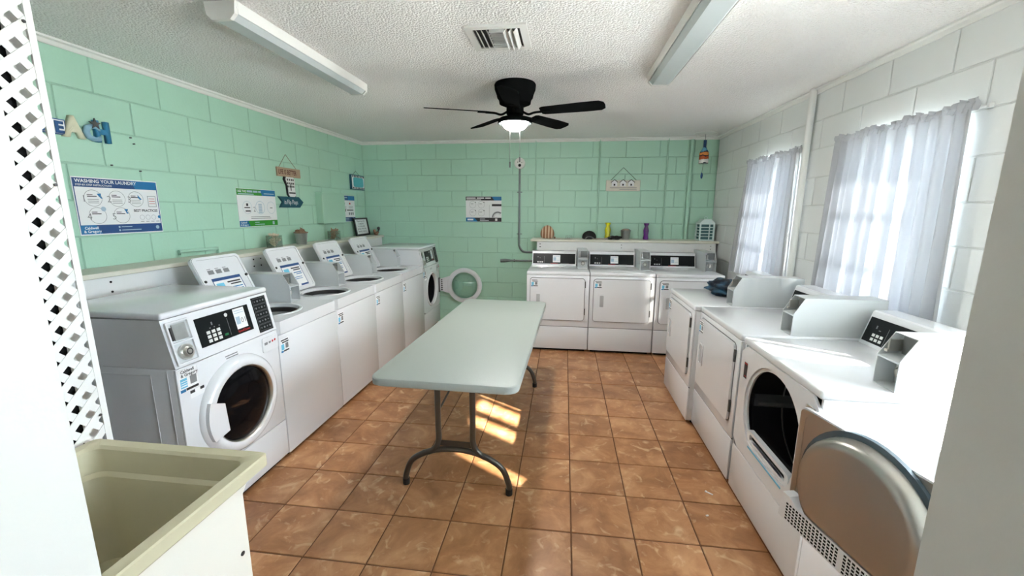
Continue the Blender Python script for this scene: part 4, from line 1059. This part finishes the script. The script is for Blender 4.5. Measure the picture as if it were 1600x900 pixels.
for cx, cy in ((-.155, .232), (-.04, .232), (-.155, .125), (-.04, .125)): hd.quad(cx-.018, cx+.018, cy, cy+.006, Z_).disc(cx+.045, cy+.022, .008, Z_, 10)
hd.build_each('printed_heading', 'print_grey', p)

# ================================================================ WALL DECORATIONS
# BEACH letters
bs = thing('beach_letters', 'blue and cream beach letter sign with starfish on the green wall', 'sign', (XL, 2.10, 1.945))
def lt_obj(nm, m, y, z, s, ch, th=.018, sx=1.0, bold=.05, x=.002):
    me = text_mesh(ch, s, bold, 'LEFT').copy(); bm = bmesh.new(); bm.from_mesh(me)
    r = bmesh.ops.extrude_face_region(bm, geom=list(bm.faces)); bmesh.ops.translate(bm, verts=[v for v in r['geom'] if isinstance(v, bmesh.types.BMVert)], vec=(0, 0, th))
    bmesh.ops.recalc_face_normals(bm, faces=bm.faces); bm.to_mesh(me); bm.free(); me.materials.clear()
    o = obj(nm, me, m, bs, (x, y, z), ONLEFT); o.scale = (sx, 1, 1); return o
t1 = MB().box(.002, .014, -.185, -.125, .0, .075).build('letter_tile', 'letter_navy', bs); MB().box(.014, .016, -.180, -.130, .005, .070).build('tile_face', 'print_white', t1)
lt_obj('letter', 'letter_navy', -.180, .010, .075, 'B', .004, x=.0162)
t1 = MB().box(.002, .014, -.115, -.052, .0, .080).build('letter_tile', 'letter_navy', bs); MB().box(.014, .016, -.110, -.057, .005, .075).build('tile_face', 'print_white', t1)
lt_obj('letter', 'letter_navy', -.106, .010, .080, 'E', .004, x=.0162)
lt_obj('letter', 'letter_cream', -.062, .0, .150, 'A', .022, .85)
lt_obj('letter', 'letter_sky', .028, -.005, .120, 'C', .022, .95, x=.010)
lt_obj('letter', 'letter_blue', .085, -.005, .155, 'H', .022, .75, x=.004)
sf = MB(); pts = []
for i in range(10): a = PI/2+2*PI*i/10; r = .032 if i % 2 == 0 else .013; pts.append((.085+r*math.cos(a), .085+r*math.sin(a)))
sf.prism(pts, 'x', .027, .036).build('starfish', 'steel_dark', bs)
# flip-flop sign
fs = thing('flip_flop_sign', 'wooden hanging sign with flip-flop and teal arrow board', 'sign', (XL, 3.895, 1.86))
MB().tube([(.010, -.135, .085), (.004, -.010, .218), (.010, .135, .085)], .0025, 6).build('rope', 'rope', fs)
tp = MB().box(.002, .020, -.168, .178, .005, .090, .002, 1).build('top_board', 'wood_sign', fs)
lettering(tp, 'LIFE IS BETTER', -.155, .022, .062, 'sign_dark_letter', .0, .02, sx=.68, rot=ONLEFT).location = (.0208, -.157, .027)
fl = [(-.070, .020), (.060, .020), (.085, -.02), (.080, -.10), (.088, -.175), (.05, -.200), (-.01, -.200), (-.045, -.165), (-.050, -.08), (-.085, -.02)]
f_ = MB().prism(fl, 'x', .004, .014).build('flip_flop', 'flop_dark', fs)
inn = [(-.045, .012), (.056, .012), (.078, -.02), (.073, -.10), (.080, -.172), (.046, -.193), (.0, -.193), (-.028, -.165), (-.032, -.08), (-.058, -.02)]
MB().prism(inn, 'x', .014, .018).build('sole', 'flop_stripe', f_)
st_ = MB()
for z in (-.03, -.065, -.095): 
    for y in (-.03, .0, .03, .055): st_.box(.018, .0195, y-.010, y+.006, z, z+.018)
st_.box(.018, .0195, .004, .016, -.125, -.06).box(.018, .0195, -.022, .072, -.155, -.140)
st_.build('sole_pattern', 'steel_dark', f_)
ar = [(-.185, -.185), (.115, -.185), (.185, -.235), (.125, -.290), (-.175, -.290), (-.130, -.237)]
a_ = MB().prism([(y, z) for y, z in ar], 'x', .002, .022).build('arrow_board', 'teal_wood', fs)
lettering(a_, 'in Flip Flops', 0, 0, .064, 'print_white', 0, .0, sx=.68, rot=ONLEFT).location = (.0226, -.115, -.258)
# small turquoise plaque
tq = thing('wall_plaque', 'small turquoise plaque with toothed white edge in the corner', 'plaque', (XL, 5.265, 1.905))
MB().box(.002, .030, -.170, .170, -.098, .088).build('board', 'teal_wood', tq)
MB().box(.030, .034, -.160, .160, -.088, .078).build('face', 'print_white', tq)
MB().prism(rrect(-.130, .130, -.064, .054, .03), 'x', .034, .037).build('centre', 'turquoise', tq)
zz = MB()
for q in range(8): zz.box(.034, .0365, -.150+q*.040, -.132+q*.040, .058, .076).box(.034, .0365, -.150+q*.040, -.132+q*.040, -.086, -.068)
zz.build('teeth', 'flop_dark', tq)
MB().tube([(.006, -.09, .087), (.004, 0, .140), (.006, .09, .087)], .002, 6).build('cord', 'rope_dark', tq)
# beach hut sign on the back wall
hs_ = thing('beach_hut_sign', 'pale wooden sign with three little beach huts hung on rope', 'sign', (.715, YB, 1.862))
MB().tube([(-.150, -.010, .066), (0, -.005, .222), (.165, -.010, .066)], .0032, 6).build('rope', 'rope_dark', hs_)
MB().box(-.208, .212, -.020, -.002, -.066, .068, .002, 1).build('board', 'hut_board', hs_)
for x in (-.105, .0, .10):
    h_ = MB().prism([(x-.034, -.008), (x+.034, -.008), (x+.034, .046), (x, .072), (x-.034, .046)], 'y', -.030, -.020).build('hut', 'print_white', hs_)
    MB().prism([(x-.046, .042), (x, .080), (x+.046, .042), (x+.040, .036), (x, .068), (x-.040, .036)], 'y', -.034, -.020).build('hut_roof', 'steel_dark', h_)
    MB().box(x-.010, x+.010, -.032, -.030, .0, .022).build('hut_door', 'toe_black', h_)
MB().quad(-.16, .17, -.030, -.024).quad(-.04, .17, -.050, -.044).build_each('caption_line', 'print_grey', hs_, loc=(0, -.0204, 0), rot=FRONT)
# nails left in the wall
for y, z, nail_label in ((2.40, 1.99, 'upper of two small nails beside the blue beach letter'), (2.415, 1.955, 'lower of two small nails beside the blue beach letter'),
                         (2.26, 1.81, 'small nail above the title words of the washing poster'), (2.43, 1.79, 'small nail above the light blue corner of the washing poster')):
    tag(MB().cyl((XL-.001, y, z), (XL+.012, y, z), .004, n=8).build('nail', 'steel_dark'), nail_label, 'nail', 'nails above the washing poster')

# ================================================================ THINGS ON THE LEDGES
LZ = 1.212
def shells(b, n, w_, d_, z0, z1, seed):
    rnd = random.Random(seed)
    for _ in range(n):
        c = (rnd.uniform(-w_, w_), rnd.uniform(-d_, d_), rnd.uniform(z0, z1)); r = rnd.uniform(.013, .022)
        if rnd.random() < .5: b.ball(c, r, 8, (1, rnd.uniform(.5, 1), rnd.uniform(.5, 1)))
        else: b.cyl(c, (c[0]+rnd.uniform(-.03, .03), c[1]+rnd.uniform(-.03, .03), c[2]+rnd.uniform(-.02, .035)), r*.8, .002, 8)
    return b
def shell_vase(label, y, w_, h, m, seed):
    t = thing('shell_vase', label, 'vase', (-2.592, y, LZ), 0, 'shell vases on the washer ledge')
    b = MB(); b.box(-w_, w_, -w_, w_, 0, .006)
    for a0, a1, b0, b1 in ((-w_, -w_+.004, -w_, w_), (w_-.004, w_, -w_, w_), (-w_, w_, -w_, -w_+.004), (-w_, w_, w_-.004, w_)): b.box(a0, a1, b0, b1, .006, h)
    b.build('glass', 'vase_glass', t)
    shells(MB(), 60, w_-.022, w_-.022, .022, h+.010, seed).build('shells', m, t, 50)
shell_vase('square glass vase of pale shells on the washer ledge', 3.44, .046, .110, 'shell', 1)
shell_vase('square glass vase of brown shells between pail and picture frame', 4.43, .050, .105, 'shell_dark', 2)
pl = thing('shell_pail', 'small zinc pail heaped with shells on the washer ledge', 'pail', (-2.592, 3.83, LZ))
MB().lathe([(.0005, .0), (.045, .0), (.047, .004), (.059, .112), (.063, .116), (.063, .122), (.057, .122), (.045, .02)], n=28).build('pail', 'zinc', pl, 40)
MB().lathe([(.063, .110), (.067, .115), (.063, .121)], n=28).build('rim', 'shell_dark', pl, 40)
shells(MB(), 22, .034, .034, .108, .132, 4).build('shells', 'shell_dark', pl, 50)
pf = thing('picture_frame', 'black framed notice leaning on the wall in the corner', 'picture frame', (-2.650, 5.225, LZ+.003))
tilt = math.radians(9)
fr_ = MB().plate_hole(rrect(-.185, .185, 0, .232, .003), rrect(-.160, .160, .022, .212, .002), 'z', 0, .016).build('frame', 'frame_black', pf, rot=Matrix.Rotation(-tilt, 3, 'Y').to_4x4().to_3x3().to_euler())
Rf = (Matrix.Rotation(-tilt, 3, 'Y') @ Matrix(((0, 0, 1), (1, 0, 0), (0, 1, 0)))).to_euler(); fr_.rotation_euler = Rf
nt_ = MB().quad(-.162, .162, .020, .214, .006).build('notice', 'print_white', pf, rot=Rf)
for q, tx in enumerate(('Please use only', '2 washers', 'at a time per', 'person when the', 'laundry room is')): lettering(nt_, tx, 0, .180-q*.033, .034, 'print_black', .0066, .0, 'CENTER')
orn = thing('shell_ornament', 'small brown shell and driftwood ornament beside the framed notice', 'ornament', (-2.520, 5.375, LZ))
shells(MB(), 14, .040, .045, .014, .060, 9).build('shells', 'shell_dark', orn, 50)
MB().ball((.0, .045, .092), .022, 10).ball((.012, .03, .075), .014, 8).cyl((0, .02, .02), (0, .045, .09), .008, n=8).build('dark_shell', 'flop_dark', orn, 50)
# back shelf
BZ = 1.2002
sh = thing('straw_hat', 'small striped straw shell-shaped hat on the back shelf', 'hat', (-.215, 5.36, BZ))
b = MB().ball((0, 0, .055), .085, 20, (1.05, .9, .98))
b.v = [(x, y, max(z, 0)+(.028 if z > .07 else 0)*(z-.07)/.07) for x, y, z in b.v]
b.build('crown', 'straw_stripes', sh, 60); MB().ball((.095, -.03, .012), .014, 8).build('knot', 'shell_dark', sh, 50)
tr = thing('glass_trinkets', 'small clear glass ornament on the back shelf beside the straw hat', 'ornament', (.060, 5.33, BZ))
for dx in (-.030, .0, .028):
    MB().lathe([(.012, 0), (.016, .012), (.010, .030), (.014, .042), (.0005, .044)], (dx, 0, 0), n=12).build('bead', 'vase_glass', tr, 50)
MB().box(-.045, .045, -.012, .012, 0, .004).build('stand', 'steel', tr)
cp_ = thing('black_cap', 'black baseball cap lying on the back shelf', 'cap', (.315, 5.34, BZ))
b = MB().ball((0, 0, .02), .085, 18, (1.05, .9, .98)); b.v = [(x, y, max(z, 0)) for x, y, z in b.v]
b.build('crown', 'cap_black', cp_, 60)
bp_ = []
for i in range(12): a = -.9+1.8*i/11-.25; bp_.append((.05+.13*math.cos(a), -.02+.075*math.sin(a)))
b = MB().prism([(0.03, .03)]+[(p[0], p[1]) for p in bp_][::-1]+[(.03, -.09)], 'z', .003, .008); b.build('peak', 'cloth_tan', cp_)
MB().tube(bez([(-.05, -.078, .006), (-.02, -.084, .034), (.03, -.080, .028), (.06, -.06, .006)], 5), .004, 6).build('trim', 'print_grey', cp_, 50)
dc = thing('dark_cloth', 'crumpled dark cloth between the yellow vase and zinc pail', 'cloth', (.640, 5.31, BZ))
b = MB(); rnd = random.Random(5)
for _ in range(9): b.ball((rnd.uniform(-.07, .06), rnd.uniform(-.03, .03), .012+rnd.uniform(0, .014)), rnd.uniform(.022, .034), 10, (1.2, 1, .7))
b.v = [(x, y, max(z, 0)) for x, y, z in b.v]
b.build('folds', 'cap_black', dc, 60); MB().ball((-.11, -.01, .010), .03, 10, (1.4, 1, .33)).build('pale_fold', 'cloth_tan', dc, 60)
def vase(name, label, x, m, h, r):
    o = MB().lathe([(.0005, 0), (r, 0), (r*1.05, h*.06), (r*.88, h*.30), (r*1.05, h*.55), (r*.80, h*.72), (r*.62, h*.80), (r*.95, h*.95), (r, h), (r*.85, h), (r*.5, h*.82)], n=24).build(name, m, None, 50, (x, 5.37, BZ)); tag(o, label, 'vase')
vase('glass_vase', 'tall yellow glass vase on the back shelf', .545, 'yellow_glass', .205, .036)
vase('glass_vase', 'tall purple glass vase on the back shelf', 1.015, 'purple_glass', .200, .033)
zp = thing('zinc_pail', 'small zinc pail with lid on the back shelf', 'pail', (.765, 5.36, BZ))
MB().lathe([(.0005, 0), (.050, 0), (.062, .108), (.066, .112), (.060, .114)], n=24).build('pail', 'zinc', zp, 40)
shells(MB(), 14, .035, .035, .105, .120, 6).build('shells', 'shell', zp, 50)
MB().tube(bez([(-.062, 0, .105), (-.03, -.05, .128), (.03, -.05, .128), (.062, 0, .105)], 6), .002, 6).build('handle', 'steel_dark', zp, 50)
ln_ = thing('lantern', 'pale teal wooden lantern in the corner of the back shelf', 'lantern', (1.700, 5.330, BZ))
b = MB().box(-.085, .085, -.085, .085, 0, .016).box(-.085, .085, -.085, .085, .196, .208)
for sx in (-1, 1):
    for sy in (-1, 1): b.box(sx*.078-.008, sx*.078+.008, sy*.078-.008, sy*.078+.008, .016, .196)
for z in (.052, .088, .124, .160): b.box(-.078, .078, -.086, -.074, z-.004, z+.004).box(-.086, -.074, -.078, .078, z-.004, z+.004).box(.074, .086, -.078, .078, z-.004, z+.004)
b.box(.022, .032, -.086, -.074, .016, .196)
b.build('body', 'lantern_paint', ln_)
MB().prism([(-.092, .208), (.092, .208), (.040, .258), (-.040, .258)], 'y', -.080, .080).build('roof', 'lantern_paint', ln_)
MB().box(-.070, .070, -.070, .070, .017, .195).build('panes', 'lantern_pane', ln_)
MB().tube([(.0+.018*math.cos(a), 0, .270+.018*math.sin(a)) for a in [2*PI*i/14 for i in range(14)]], .003, 6, True).build('ring', 'lantern_paint', ln_, 50)

# jeans on the dryer
b = MB(); me = None
bm = bmesh.new(); bmesh.ops.create_icosphere(bm, subdivisions=4, radius=1)
from mathutils import noise
for v in bm.verts:
    c = v.co.copy(); n1 = noise.noise(c*2.2)*.22 + noise.noise(c*5.5)*.13 + .10*math.sin(c.z*11+c.x*3)
    k = 1+n1; v.co = Vector((c.x*.130*k, c.y*.150*k, max(-.058, c.z*.072*k)))
me = bpy.data.meshes.new('jeans'); bm.to_mesh(me); bm.free()
for p in me.polygons: p.use_smooth = True
tag(obj('folded_jeans', me, 'denim', None, (1.285, 3.40, DH+.0585)), 'crumpled blue jeans lying on top of a dryer', 'jeans')
# litter on the floor
b = MB().box(-.020, .020, -.004, .004, 0, .003).box(-.022, -.014, -.007, .003, 0, .006)
tag(b.build('plastic_strip', 'print_white', None, loc=(.845, 2.180, .0002), rot=(0, 0, -.7)), 'short white plastic strip dropped on the floor tiles', 'litter')
tag(MB().box(-.007, .007, -.004, .004, 0, .004).build('paper_scrap', 'print_white', None, loc=(.776, 1.996, .0002), rot=(0, 0, .4)), 'tiny white paper scrap on the floor near the open dryer', 'litter')

# keep the hierarchy at thing > part > sub-part: anything deeper moves up one level, staying where it is
def depth(o):
    n = 0
    while o.parent: o = o.parent; n += 1
    return n
for o in list(bpy.data.objects):
    while depth(o) > 2:
        p = o.parent; o.matrix_basis = p.matrix_basis @ o.matrix_basis; o.parent = p.parent
